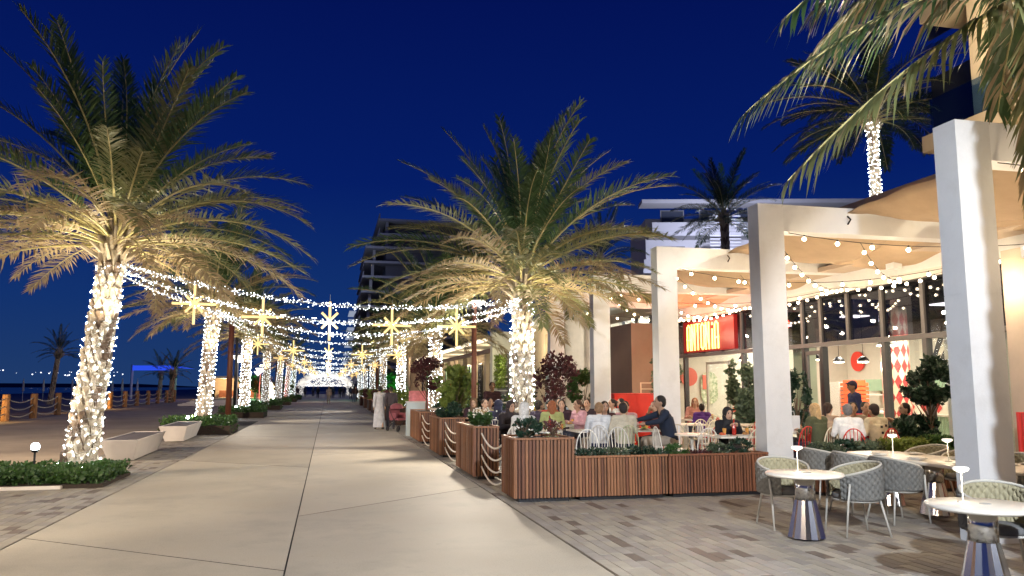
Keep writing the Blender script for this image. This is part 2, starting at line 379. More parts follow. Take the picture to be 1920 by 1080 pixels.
# interior things
t = thing('checkered_column', 'round column with red and cream diamonds inside the restaurant', 'column', (15.1, 18.75, 0))
b = MB(); n = 12; R = .36; hz = .21
for i in range(18):
    for j in range(n):
        a = 2 * pi * (j + .5 * (i % 2)) / n; da = pi / n; z = .15 + i * hz
        P = lambda aa, zz: (R * cos(aa), R * sin(aa), zz)
        b.add([P(a - da, z), P(a, z - hz), P(a + da, z), P(a, z + hz)], [(0, 1, 2), (0, 2, 3)], i % 2)
b.build('tile', [mat('tile_red', (.5, .05, .05), .4), mat('tile_cream', (.72, .62, .45), .4)], t)
b = MB(); b.cyl(0, 0, 0, 3.84, .345, n=24); b.build('shaft', INWALL, t)
b = MB(); b.X = Matrix.Translation((18.9, 25.45, 2.62)) @ Matrix.Rotation(pi / 2, 4, 'Y'); b.cyl(0, 0, -.02, .05, .36, n=40)
tag(b.build('wall_disc', mat('disc_red', (.75, .05, .03), .5)), 'big red disc hung high on the back wall inside the restaurant', 'wall art')
b = MB(); b.box(18.9, 18.98, 19.6, 22.3, 1.5, 3.6)
t = thing('striped_panel', 'wall panel of bold black and white diagonal stripes inside the restaurant', 'wall panel'); b.build('board', INWALL, t)
for i in range(6):
    y = 22.3 - i * .62 + .55; b = MB()
    pts = []
    for (yy, zz) in ((y, 1.5), (y - .3, 1.5), (y - .3 - 1.6, 3.6), (y - 1.6, 3.6)): pts.append((yy, zz))
    pts = [(max(19.6, min(22.3, p[0])), p[1]) for p in pts]
    b.add([(18.88, p[0], p[1]) for p in pts] + [(18.9, p[0], p[1]) for p in pts], [(0, 1, 2, 3), (0, 4, 5, 1), (1, 5, 6, 2), (2, 6, 7, 3), (3, 7, 4, 0)])
    b.build('stripe', mat('stripe_dark', (.03, .03, .035), .5), t)
GRC = mat('counter_green', (.28, .40, .27), .5, noise=.05)
t = thing('service_counter', 'long ribbed pale green counter with a white top inside the restaurant', 'counter')
part('body', GRC, t, (15.5, 16.4, 14.5, 20.8, 0, .93)); part('worktop', TOPM, t, (15.42, 16.45, 14.4, 20.9, .935, .98))
b = MB()
for i in range(60): b.cyl(15.5, 14.55 + i * .105, .03, .92, .035, n=6)
stuff(b.build('ribs', GRC, t))
part('display_case', mat('case_white', (.75, .72, .62), .3), t, (15.7, 16.3, 15.0, 19.6, .985, 1.35))
b = MB()
for i in range(9): b.add([(15.68, 15.3 + i * .5, 1.15), (15.68, 15.45 + i * .5, 1.0), (15.68, 15.6 + i * .5, 1.15), (15.68, 15.45 + i * .5, 1.3)], [(0, 1, 2, 3)])
b.build('diamond_tile', MATS['tile_red'], t)
t = thing('orange_stack_shelf', 'tall bright orange slatted pillar beside a white one inside the restaurant', 'pillar', (16.1, 21.9, 0))
b = MB()
for i in range(14): b.box(-.3, .3, -.28, .28, .1 + i * .125, .19 + i * .125)
for i in range(14): part('slat', mat('orange_paint', (.85, .13, .04), .5), t, (-.3, .3, -.28, .28, .1 + i * .125, .19 + i * .125))
part('core', MATS['orange_paint'], t, (-.24, .24, -.22, .22, 0, 1.9))
t = thing('textured_pillar', 'white speckled pillar beside the orange slatted pillar inside the restaurant', 'pillar', (16.1, 22.6, 0))
part('shaft', mat('speckle', (.6, .56, .5), .7, noise=.5, scale=40), t, (-.25, .25, -.3, .3, 0, 1.85))
t = thing('back_shelving', 'white and green wall shelves with jars behind the counter', 'shelves', (18.4, 0, 0))
part('upper_cabinet', GRC, t, (0, .5, 18.5, 24.5, 1.55, 1.95)); part('shelf', TOPM, t, (0, .5, 15, 24.5, 1.40, 1.45)); part('lower_cabinet', INWALL, t, (0, .55, 15, 24.5, 0, .95))
for i in range(22): part('jar', mat('jar%d' % (i % 4), [(.5, .3, .12), (.6, .55, .4), (.1, .1, .1), (.6, .1, .06)][i % 4], .4), t, (.1, .3, 15.4 + i * .4, 15.56 + i * .4, 1.455, 1.455 + .14 + .06 * (i % 3)))
t0 = None
for i, (x, y, z, big) in enumerate(((14, 20.7, 2.5, 0), (15, 21.06, 2.45, 0), (15, 19.95, 2.42, 0), (15.4, 19.4, 2.40, 0), (14.2, 17.9, 2.78, 1), (14.6, 16.0, 2.8, 1), (13.6, 24.2, 2.6, 0), (14.5, 12.8, 2.6, 0))):
    t = thing('pendant_lamp', ['dark dome pendant lamp nearest the left door of the restaurant', 'dark dome pendant lamp left of the red disc', 'dark dome pendant lamp just right of the red disc', 'dark dome pendant lamp left of the diamond column', 'wide white pendant lamp in front of the diamond column', 'wide white pendant lamp in front of the striped panel', 'dark dome pendant lamp behind the pale door under the sign', 'dark dome pendant lamp behind the right pillar'][i], 'pendant lamp', (x, y, z), group='pendant lamps inside the restaurant')
    b = MB()
    if big: b.lathe([(.03, .12), (.22, .08), (.28, 0), (.26, 0)], 20)
    else: b.lathe([(.02, .16), (.08, .14), (.15, .06), (.17, 0), (.165, 0)], 20)
    b.build('lamp_shade', TOPM if big else BLACK, t, True)
    b = MB(); b.cyl(0, 0, .12, 3.84 - z, .008, n=5); b.build('cord', BLACK, t)
    b = MB(); b.cyl(0, 0, -.03, -.004, .24 if big else .14, n=20); b.build('diffuser', mat('lamp_glow', (1, 1, 1), emit=(1, .88, .68), es=10), t)
    lamp('pendant_light', 'POINT', (0, 0, -.12), 36, (1, .86, .66), t, size=.1)
for i in range(4):
    t = thing('ceiling_light', 'flat square ceiling light number %d from the front inside the restaurant' % (i + 1) if 0 else ['ceiling light panel nearest the near end of the restaurant', 'ceiling light panel above the counter', 'ceiling light panel above the orange pillar', 'ceiling light panel at the sign end of the restaurant'][i], 'ceiling light', (15.5, 13.5 + i * 3.7, 3.8))
    part('diffuser', MATS['lamp_glow'], t, (-.3, .3, -.3, .3, 0, .03)); part('frame', BLACK, t, (-.33, .33, -.33, .33, .031, .045))
    lamp('panel_light', 'AREA', (0, 0, -.02), 140, (1, .90, .74), t, size=.6)
# prints on the pale side wall seen through the glass below the sign
t = thing('oval_wall_print', 'tall oval print in red and green on the wall below the sign', 'wall art', (13.3, 26.15, 1.66))
b = MB(); b.X = Matrix.Rotation(pi / 2, 4, 'X'); pts = []
for j in range(28):
    a = 2 * pi * j / 28; pts.append((cos(a) * .33, sin(a) * .33 + (.25 if sin(a) > 0 else -.25), 0))
b.add(pts + [(p[0], p[1], .015) for p in pts], [tuple(range(28))[::-1], tuple(range(28, 56))] + [(j, (j + 1) % 28, 28 + (j + 1) % 28, 28 + j) for j in range(28)])
b.build('print', mat('print_pattern', (.70, .66, .5), .6, noise=.3, scale=9, col2=(.12, .2, .08)), t)
part('red_patch', mat('print_red', (.75, .12, .07), .5), t, (-.26, -.02, -.04, -.016, -.05, .45))
b = MB(); b.X = Matrix.Translation((12.52, 26.17, 2.05)) @ Matrix.Rotation(pi / 2, 4, 'X'); b.cyl(0, 0, 0, .04, .33, n=32)
tag(b.build('round_wall_sign', mat('disc_red2', (.7, .1, .06), .5)), 'round red plaque on the wall left of the sign door', 'wall art')
b = MB(); b.box(14.0, 15.8, 26.1, 26.19, .82, .95); tag(b.build('red_wall_rail', mat('disc_red2')), 'red horizontal rail low on the pale wall below the sign', 'rail')
# red ribbed panel near the right edge
t = thing('red_cabinet', 'tall red ribbed cabinet beside the pale wall at the right edge', 'cabinet', (10.1, 9.9, 0))
part('body', REDM, t, (0, .5, -1.6, .1, .35, 1.32))
for i in range(20):
    b = MB(); b.cyl(0, -1.55 + i * .085, .36, 1.31, .022, n=6); b.build('rib', REDM, t)
part('plinth', BLACK, t, (.02, .48, -1.5, .05, 0, .34))

# ---- neighbouring fronts beyond the restaurant
nb = thing('glass_lobby', 'bright two storey glass lobby left of the brown wall', 'building')
part('wall', STUCCO, nb, (12.4, 16, 28.9, 36.5, 4.5, 6.0)); part('wall', INWALL, nb, (16, 16.2, 28.9, 36.5, 0, 4.5))
part('wall', STUCCO, nb, (11, 12.5, 36.2, 42.5, 0, 4.9)); part('roof', STUCCOW, nb, (10.6, 20, 26.8, 44, 4.9, 5.3))
for y in (29.0, 30.5, 32, 33.8, 35.8): part('mullion', MULL, nb, (12.3, 12.42, y, y + .1, 0, 4.5))
part('transom', MULL, nb, (12.29, 12.43, 29.1, 36, 2.3, 2.42)); 
for y in (29.1, 30.6, 32.1, 33.9): 
    part('pane', GLASS, nb, (12.35, 12.365, y, y + 1.4, 0.02, 2.29)); part('pane', GLASS, nb, (12.35, 12.365, y, y + 1.4, 2.43, 4.49))
wd = part('door', mat('pale_blue_door', (.5, .62, .66), .4), nb, (10.93, 10.99, 38.4, 39.6, 0, 2.7)); part('pane', GLASS, wd, (10.9, 10.92, 38.5, 39.5, 1.0, 2.6))  # door in one plain pale blue base colour
wn = part('window', mat('tan_panel', (.36, .27, .18), .6), nb, (10.95, 10.99, 38.4, 39.6, 2.85, 4.4))
for y, z in ((31, 4.2), (34, 4.2)): lamp('lobby_light', 'POINT', (14, y, z - .4), 300, (.95, 1, .95), nb, size=.2)
lamp('wall_washer', 'POINT', (9.9, 39.5, 3.9), 90, (1, .82, .5), nb, size=.15)
t = thing('climbing_garden', 'vertical garden of bright yellow green leaves on a stepped wall behind the near right palm', 'plant', (9.6, 42.5, 0))
part('rack', MULL, t, (0, .06, 0, 3.2, 0, 3.5))
for i in range(9): part('shelf', STUCCOW, t, (-.1, -.005, 0, 3.2, .2 + i * .25, .25 + i * .25))
pv = thing('cafe_pavilion', 'long low pavilion with a bright roof edge and glass doors along the right side', 'pavilion')
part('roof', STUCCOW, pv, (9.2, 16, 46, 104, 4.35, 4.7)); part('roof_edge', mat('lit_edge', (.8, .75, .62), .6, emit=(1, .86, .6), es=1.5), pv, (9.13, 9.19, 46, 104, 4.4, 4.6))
part('beam', POLEW, pv, (9.3, 9.5, 46, 80, 3.7, 3.95)); part('wall', STUCCO, pv, (12.5, 12.8, 46, 104, 0, 4.34)); part('wall', STUCCOW, pv, (9.3, 12.5, 45.2, 45.9, 0, 4.9))
for i in range(14): part('column', STUCCO, pv, (9.35, 9.6, 47.5 + i * 4, 47.9 + i * 4, 0, 3.69))
for i in range(9):
    fr = part('door', BLACK, pv, (10.8, 10.9, 48.5 + i * 4, 48.6 + i * 4, 0, 3.4), (10.8, 10.9, 51 + i * 4, 51.1 + i * 4, 0, 3.4), (10.8, 10.9, 48.6 + i * 4, 51 + i * 4, 3.3, 3.4), (10.8, 10.9, 48.6 + i * 4, 51 + i * 4, 1.2, 1.28), (10.8, 10.9, 48.6 + i * 4, 51 + i * 4, 2.2, 2.28), (10.8, 10.9, 49.7 + i * 4, 49.8 + i * 4, 0, 3.3))
    part('pane', mat('green_lit', (.3, .42, .25), .3, emit=(.5, .75, .4), es=.5, sampling='NONE') if i % 3 == 0 else GLASSD, fr, (10.92, 10.94, 48.6 + i * 4, 51 + i * 4, .05, 3.3))
for i in range(7): lamp('pavilion_light', 'POINT', (10.4, 49.5 + i * 8, 3.5), 120, (1, .78, .48), pv, size=.15)
pv2 = thing('shop_kiosk', 'small cream building with warm lit upper wall at the far end of the pavilion', 'building')
part('wall', STUCCO, pv2, (8.6, 9.6, 86, 92, 0, 5.6)); lamp('kiosk_light', 'POINT', (7.8, 86, 4.5), 130, (1, .75, .45), pv2, size=.2)
pw = part('window', mat('blue_window', (.05, .2, .35), .3, emit=(.02, .25, .5), es=.6), pv2, (8.55, 8.59, 92.2, 95, 0.4, 4.2)); part('frame', WHITE, pw, (8.53, 8.6, 92, 92.18, 0, 4.4))

# ---- balcony buildings
APT = mat('apartment_render', (.36, .35, .36), .8, noise=.06, scale=.5)
APTT = mat('apartment_tan', (.42, .34, .24), .8, noise=.08, scale=.6)
DWIN = mat('dark_window', (.03, .035, .05), .15)
apt = thing('apartment_building', 'grey balcony apartment block above the sails with stepped roof slabs', 'building', (28.0, 66, 0), radians(-14))
part('wall', APT, apt, (0, 30, 1.6, 12, 0, 17.2))
for i, z in enumerate((5, 8.4, 11.8, 15.2, 18.2)):
    part('balcony_slab', APT, apt, (-.6 + (i % 2) * .8, 30, -.6, 1.6, z, z + .35))
    if i < 4:
        part('balustrade', APT, apt, (-.5 + (i % 2) * .8, 30, -.5, -.42, z + .36, z + 1.25))
        for k in range(5): w_ = part('window', MULL, apt, (1.4 + k * 3.6, 3.6 + k * 3.6, 1.5, 1.59, z + .5, z + 2.8)); part('pane', DWIN, w_, (1.5 + k * 3.6, 3.5 + k * 3.6, 1.47, 1.49, z + .6, z + 2.7))
for i in range(16): part('louvre', APT, apt, (5.4, 8.2, -.75, -.65, 12.4 + i * .3, 12.52 + i * .3))
lamp('balcony_fill', 'POINT', (6, -8, 13), 5000, (.7, .75, 1), apt, size=.5)  # fill added in the air ahead of the block to brighten it, no fixture
aptb = thing('balcony_building', 'tan balcony building with glass balustrades rising at the top right corner', 'building')
part('wall', APTT, aptb, (17.5, 30, -6, 17.2, 4.4, 20))
for i, z in enumerate((8.0, 11.6, 15.2)):
    part('balcony_slab', APTT, aptb, (15.6, 17.5, -6, 17.8 - i * .2, z, z + .45)); part('balustrade', glassmat('rail_glass', (.5, .62, .75), .6), aptb, (15.66, 15.69, -6, 17.5 - i * .2, z + .46, z + 1.4))
    for k in range(6): part('column', APTT, aptb, (15.8, 16.15, -5.15 + k * 4.2, -4.8 + k * 4.2, z + .46, z + 3.59))
    for k in range(6): part('window', DWIN, aptb, (17.45, 17.49, -3 + k * 4.2 - 1, -3 + k * 4.2 + 1.4, z + .5, z + 2.9))
part('parapet', APTT, aptb, (12.9, 13.1, 9, 18.2, 4.41, 6.35)); part('terrace_wall', APTT, aptb, (13.11, 17.4, 9, 24, 4.41, 5.0))
lamp('balcony_fill', 'POINT', (13.2, 11, 6.9), 900, (1, .82, .55), aptb, size=.3); lamp('balcony_fill', 'POINT', (14.2, 14, 10.4), 350, (1, .82, .55), aptb, size=.3)  # fills added to brighten the dark tan building, no fixtures
tw = thing('tower_block', 'tall stepped balcony tower behind the near right palm', 'building')
for i in range(12):
    z = 37.5 - i * 3.15; off = [0, 0, -2.6, -2.9, -3.2, -3.4, -3.6, -3.8, -4, -4, -4, -4][i]
    part('balcony_slab', APT, tw, (9.6 + off, 34, 168 - (1.5 if i > 1 else 0), 200, z - .5, z))
    part('balustrade', APT if i % 3 else APTT, tw, (9.8 + off, 9.95 + off, 168.2, 199, z + .01, z + 1.1))
    part('column', APT, tw, (11.2 + off, 11.8 + off, 169, 169.6, z - 3.1, z - .51))
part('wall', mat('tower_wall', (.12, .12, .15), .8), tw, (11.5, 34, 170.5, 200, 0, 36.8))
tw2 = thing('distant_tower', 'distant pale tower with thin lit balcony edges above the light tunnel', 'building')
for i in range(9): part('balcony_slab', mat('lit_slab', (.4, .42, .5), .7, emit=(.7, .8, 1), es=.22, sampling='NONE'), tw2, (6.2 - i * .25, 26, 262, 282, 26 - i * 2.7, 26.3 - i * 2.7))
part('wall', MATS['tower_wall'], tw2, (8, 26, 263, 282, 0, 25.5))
lamp('tower_fill', 'POINT', (0, 155, 25), 1500, (.6, .7, 1), tw, size=1)  # fill hanging in open air ahead of the tower, no fixture

# ================================================================== PORTAL FRAMES AND SAILS
PY = [3.16, 7.43, 11.75, 15.98, 20.3, 24.6]
nm = ['out of sight right of the camera', 'nearest the camera at the right edge', 'at the right end of the slatted planters', 'behind the man in the dark blue jumper', 'behind the near right palm and its fronds', 'farthest, just right of the near palm trunk']
for i, y in enumerate(PY):
    t = thing('portal_frame', 'white concrete portal frame ' + nm[i], 'frame', (6.97, y, 0), group='white portal frames along the terrace')
    b = MB()
    c = .012
    b.box(0, .47, 0, .34, 0, 2.74); b.box(.004, .466, .004, .336, 2.74, 2.746); b.box(0, .47, 0, .34, 2.746, 4.77); b.build('column', WHITE, t)
    b = MB(); b.box(.4705, 4.7, .002, .338, 4.31, 4.768); b.build('beam', WHITE, t)
    b = MB(); b.tube([(1.7, -.02, 4.62), (1.7, -.1, 4.55), (1.7, -.02, 4.48)], .015, 6); b.build('hook', BLACK, t)
xs = [8.67, 10.15, 11.45, 12.1]
for k in range(5):
    y0, y1 = PY[k] + .36, PY[k + 1] - .02
    for j in range(2):
        b = MB(); x0 = xs[j]; wd = 1.75 if j == 0 else 1.85; N, M = 22, 10
        for iy in range(N + 1):
            s = iy / N
            for ix in range(M + 1):
                t_ = ix / M; sc = sin(pi * s) ** .7
                wl = wd * (.74 + .26 * sc); xx = x0 + (wd - wl) * (.5 if j else 0) + t_ * wl - (.08 * sin(pi * s) * (1 - t_) if j == 0 else 0)
                zz = 4.70 - .08 * j - .30 * t_ ** 1.2 * sc - .12 * sin(pi * s) * min(1, t_ * 2.5 + .5 * j) + .05 * sin(pi * s) * (1 - t_) - .14 * sin(pi * t_) * sc + .018 * sin(s * 23 + j * 2) * sin(t_ * 7 + k)
                b.v.append((xx, y0 + (y1 - y0) * s, zz))
        for iy in range(N):
            for ix in range(M):
                a = iy * (M + 1) + ix; b.f.append((a, a + 1, a + M + 2, a + M + 1)); b.m.append(0)
        o = tag(b.build('shade_sail', SAIL, None, True), 'beige fabric shade sail, %s strip of the bay %s' % (['outer', 'inner'][j], ['beside the camera', 'nearest the camera', 'in front of the shop glass', 'below the red sign glow', 'behind the near right palm'][k]), 'shade sail', 'beige shade sails over the terrace')
        sm = o.modifiers.new('thick', 'SOLIDIFY'); sm.thickness = .012
t = thing('roof_canopy', 'pale flat canopy soffit between the sails and the shop glass', 'canopy')
part('soffit', STUCCO, t, (10.95, 11.63, 2, 26.3, 4.32, 4.42)); part('edge_beam', WHITE, t, (11.64, 11.74, 2, 26.3, 4.05, 4.42))

# festoon strings
fst = []
def festoon(a, c, sag, nb_, label):
    a = Vector(a); c = Vector(c); t = thing('festoon_string', label, 'string lights', tuple(a), group='warm bulb strings under the sails')
    P = lambda s: (c - a) * s - Vector((0, 0, sag * 4 * s * (1 - s)))
    b = MB(); b.tube([P(i / 14) for i in range(15)], .006, 4); b.build('cable', DWIRE, t)
    for i in range(nb_):
        p = P((i + .5) / nb_) + Vector((0, 0, -.05))
        link('bulb', BULBMESH, t, p)
    return t
b = MB(); b.ball((0, 0, -.01), .034, 12, 8); b.mi = 1; b.cyl(0, 0, .02, .06, .012, n=6); BULBMESH = b.mesh('bulb', [BULBW, BLACK], True)
bay = ['beside the camera', 'nearest the camera', 'before the shop glass', 'under the red glow', 'behind the near right palm']
for k in range(5):
    y0, y1 = PY[k] + .38, PY[k + 1]
    L_ = ((7.5, y0, 4.28, 11.6, y1, 4.0, .35, 11, 'diagonal from near column to far wall'), (7.5, y1 - .02, 4.28, 11.6, y0, 4.0, .35, 11, 'diagonal from far column to near wall'),
          (9.2, y0, 4.25, 11.6, (y0 + y1) / 2, 3.95, .25, 7, 'short run to the middle of the shop glass'), (11.55, y0, 3.98, 11.55, y1, 3.98, .12, 10, 'run along the top of the shop glass'))
    for q in L_: festoon(q[:3], q[3:6], q[6], q[7], 'warm bulbs %s, %s' % (bay[k], q[8]))
    for (xx, yy) in ((8.4, y0 + 1), (8.4, y1 - 1), (10.6, y0 + 1), (10.6, y1 - 1)):
        lamp('festoon_glow', 'POINT', (xx, yy, 3.35), 28, (1, .78, .52), None, size=.04)

# ================================================================== PALMS
def frond_mesh(L, e0, droop, nleaf, ll, wd, seed, mats, vee=.45, hang=.35, side=.12, curl=0):
    r = random.Random(seed); b = MB(); N = 14; pts = []; p = Vector((0, 0, 0)); dirs = []
    az = 0
    for i in range(N + 1):
        s = i / N; el = e0 - droop * s ** 1.25; az = side * s * s
        d = Vector((cos(el) * cos(az), cos(el) * sin(az), sin(el))); pts.append(p.copy()); dirs.append(d); p += d * L / N
    b.tube(pts, [.022 * (1 - .85 * i / N) * (L / 3.4) + .003 for i in range(N + 1)], 5, 1)
    for i in range(nleaf):
        s = .19 + .81 * (i + .5) / nleaf; f = s * N; a = min(int(f), N - 1); fr = f - a
        q = pts[a].lerp(pts[a + 1], fr); d = dirs[a].lerp(dirs[a + 1], fr).normalized()
        sd = Vector((0, 0, 1)).cross(d); sd = sd.normalized() if sd.length > .05 else Vector((0, 1, 0)); up = d.cross(sd)
        prof = (min(1, (s - .12) / .2) ** .7) * (1 - .62 * max(0, (s - .5) / .5) ** 1.6)
        for sg_ in (-1, 1):
            if r.random() < .05: continue
            l = ll * prof * r.uniform(.82, 1.12); fw = radians(r.uniform(34, 52) - 16 * (1 - s))
            fw = radians(max(28, 74 - 38 * s + r.uniform(-7, 7)))
            v = r.uniform(.6, 1.3) * vee + r.choice([0, .25, -.2])
            dl = (d * cos(fw) + (sd * sg_ * cos(v) + up * sin(v)) * sin(fw)).normalized()
            m = q + dl * l * .5; tip = q + dl * l - Vector((0, 0, 1)) * l * hang * r.uniform(.4, 1.4)
            wv = dl.cross(up * .8 + sd * .4 * r.uniform(-1, 1)).normalized() * wd * .5
            b.add([q + wv * .5, q - wv * .5, m - wv, m + wv, tip], [(0, 1, 2, 3), (3, 2, 4)], 0)
    return b.mesh('frond', mats)
BINS = [(radians(84), radians(24), 3.95), (radians(71), radians(34), 3.95), (radians(58), radians(44), 3.9), (radians(45), radians(48), 4.1), (radians(32), radians(52), 3.9), (radians(19), radians(52), 3.75), (radians(11), radians(42), 3.7), (radians(1), radians(40), 3.2)]
FR = {}
for bi, (e0, dr_, L_) in enumerate(BINS):
    for v in range(3):
        FR[(bi, v)] = frond_mesh(L_, e0, dr_ + v * .10, 70, .56, .036, bi * 10 + v, [LEAFP[0], RACH], vee=.5 - .04 * bi, hang=.05 + .022 * bi, side=(-.15, .1, .3)[v])
def trunk_mesh(h, r0, r1, lean, seed, rows=None, segs=9):
    r = random.Random(seed); b = MB(); lx, ly = lean
    C_ = lambda z: Vector((lx * (z / h), ly * (z / h) ** 1.3, z)); 
    def Rr(z): s = z / h; return r0 + (r1 - r0) * s + .06 * max(0, (.12 - s)) * 5 + .05 * max(0, s - .85) / .15
    b.tube([C_(h * i / 12) for i in range(13)], [Rr(h * i / 12) * .9 for i in range(13)], 14, 1)
    rows = rows or int(h / .235)
    for i in range(rows):
        z = h * (i + .3) / rows; R = Rr(z)
        for j in range(segs):
            a = 2 * pi * (j + .5 * (i % 2) + r.uniform(-.08, .08)) / segs; da = pi / segs * .98; hh = h / rows
            c = C_(z)
            P = lambda aa, rr, dz: c + Vector((cos(aa) * rr, sin(aa) * rr, dz))
            o_ = R * r.uniform(1.16, 1.32)
            b.add([P(a - da, R * .93, hh * .1), P(a, R * .9, -hh * 1.0), P(a + da, R * .93, hh * .1), P(a + da * .55, o_, hh * .65), P(a - da * .55, o_, hh * .65), P(a, R * .86, hh * .95), P(a, o_ * 1.0, hh * .1)],
                  [(0, 1, 6), (1, 2, 6), (2, 3, 6), (3, 4, 6), (4, 0, 6), (3, 2, 5), (4, 3, 5), (0, 4, 5)], 0 if r.random() < .8 else 1)
    top = C_(h); 
    for i in range(46):   # cut leaf bases below the crown
        a = i * 2.4 + r.uniform(-.2, .2); z = h - .46 + .66 * i / 46; R = Rr(min(z, h)) * .9; el = radians(r.uniform(30, 55) + 30 * i / 46); l = r.uniform(.24, .46)
        p = C_(z) + Vector((cos(a) * R, sin(a) * R, 0)); q = p + Vector((cos(a) * cos(el), sin(a) * cos(el), sin(el))) * l
        b.tube([p, q], [.055, .032], 5, 0)
    return b.mesh('trunk', [BARK, BARKD]), C_, Rr
def wrap_mesh(h, r0, r1, Cf, Rf, nb_, seed, size, z0=.05, m=BULBC, wire=True):
    r = random.Random(seed); b = MB()
    turns = h / .16
    pts = []
    for i in range(nb_):
        s = i / nb_; z = z0 + (h - z0 - .1) * s; a = s * turns * 2 * pi + r.uniform(-.25, .25)
        R = Rf(z) * 1.27 + r.uniform(-.01, .03); p = Cf(z) + Vector((cos(a) * R, sin(a) * R, r.uniform(-.05, .05)))
        b.octa(p, size * r.uniform(.7, 1.2), 0); pts.append(p)
    if wire:
        W = []
        for i in range(int(turns * 10)):
            s = i / (turns * 10); z = z0 + (h - z0 - .1) * s; a = s * turns * 2 * pi; W.append(Cf(z) + Vector((cos(a), sin(a), 0)) * Rf(z) * 1.2)
        b.tube(W, .004, 3, 1, cap=False)
    return b.mesh('string_lights', [m, WIRE])
def palm(loc, h, r0, r1, lean, seed, label, nf=58, nb_=700, bs=.014, sc=1.0, lights=True, dark=False, up=None, group='date palms along the promenade', wire=True, m=BULBC, upc=(1, .87, .60), dry=1.0, low=.97, name='date_palm'):
    r = random.Random(seed); t = thing(name, label, 'palm tree', loc, 0, group)
    tm, Cf, Rf = trunk_mesh(h, r0, r1, lean, seed, segs=8)
    link('trunk', tm, t)
    if lights: stuff(link('string_lights', wrap_mesh(h - (.42 if wire and r0 > .21 and loc[1] < 20 else 0), r0, r1, Cf, Rf, nb_, seed, bs, m=m, wire=wire), t))
    top = Cf(h)
    for i in range(nf):
        u = (i + .5) / nf; bi = min(7, int(u ** low * 8)); v = r.randrange(3); az = i * 2.39996 + r.uniform(-.25, .25)
        base = top + Vector((cos(az), sin(az), 0)) * (.04 + .13 * u) + Vector((0, 0, .32 - .5 * u))
        q = r.random() + (bi - 3.2) * .28 * dry
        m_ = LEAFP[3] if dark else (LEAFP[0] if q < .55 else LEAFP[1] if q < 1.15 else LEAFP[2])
        o = link('frond', FR[(bi, v)], t, base, az, m_); o.rotation_euler = (r.uniform(-.3, .3), r.uniform(-.13, .13), az)
        s_ = sc * r.uniform(.78, 1.1); o.scale = (s_, s_, s_)
    if up:
        for a in (0.6, 2.7, 4.8):
            l = lamp('palm_uplight', 'SPOT', (top.x + cos(a) * .62, top.y + sin(a) * .62, h - 1.9), up, upc, t, size=.05, spot=125, blend=1)
            aim(l, l.location, (top.x + cos(a) * .75, top.y + sin(a) * .75, h + 2))
    return t
LY = [16.75, 32, 47.5, 63, 78.5, 94, 110]; RY = [17.2, 32, 47.5, 63, 78.5, 94, 110]
ordn = ['nearest', 'second', 'third', 'fourth', 'fifth', 'sixth', 'seventh']
for i in range(7):
    far = i > 2
    for sd in (0, 1):
        x = (-4.58, 4.22)[sd]; y = (LY, RY)[sd][i]
        lab = '%s light wrapped date palm in the %s row' % (ordn[i], ('left', 'right')[sd])
        if i == 0: lab = ['big leaning date palm wrapped in white lights at the left edge', 'broad date palm with a white lit trunk behind the slatted planters'][sd]
        palm((x, y, 0), [(4.6, 4.1), (4.7, 4.05), (4.7, 4.2), (4.6, 4.3), (4.5, 4.3), (4.5, 4.3), (4.5, 4.3)][i][sd], .245 if i == 0 and sd == 0 else .22, .20 if sd == 0 else .185,
             [(.42, 0), (.0, .0)][sd] if i == 0 else (rnd.uniform(-.05, .25) * (1 - sd), 0), 11 + i * 2 + sd, lab, nf=[88, 78, 60, 44, 32, 24, 20][i], nb_=[360, 380, 340, 300, 220, 180, 150][i],
             bs=[.0085, .014, .019, .024, .03, .036, .042][i], sc=[1.02, .95][sd] * (1 if i == 0 else .93), up=[190, 165, 150, 120, 90, 0, 0][i] or None, wire=not far, m=[BULBC, BULBM, BULBM, BULBF, BULBF, BULBF, BULBF][i])
# unlit beach palm and roof palms
palm((-27, 88, 0), 5.0, .22, .18, (.5, 0), 71, 'dark unlit palm standing on the beach beyond the rope fence', nf=26, lights=False, dark=True, group=None, sc=.72)
palm((-17, 95, 0), 3.2, .25, .2, (.1, 0), 72, 'low dark palm behind the warm lit beach pergola', nf=24, lights=False, dark=True, group=None, sc=.7)
palm((-23, 120, 0), 3.6, .25, .2, (.1, 0), 73, 'small dark palm between the pergola and the second left palm', nf=20, lights=False, dark=True, group=None, sc=.8)
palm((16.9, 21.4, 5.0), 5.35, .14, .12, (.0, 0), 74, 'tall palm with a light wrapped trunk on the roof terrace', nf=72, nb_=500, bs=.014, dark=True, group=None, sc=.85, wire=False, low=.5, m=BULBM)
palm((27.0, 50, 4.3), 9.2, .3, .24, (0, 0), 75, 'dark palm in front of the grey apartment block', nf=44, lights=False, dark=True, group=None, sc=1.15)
palm((20.5, 58, 4.3), 7.2, .3, .24, (0, 0), 76, 'palm behind the sails left of the grey apartment block', nf=34, lights=False, dark=True, group=None, sc=1.0)

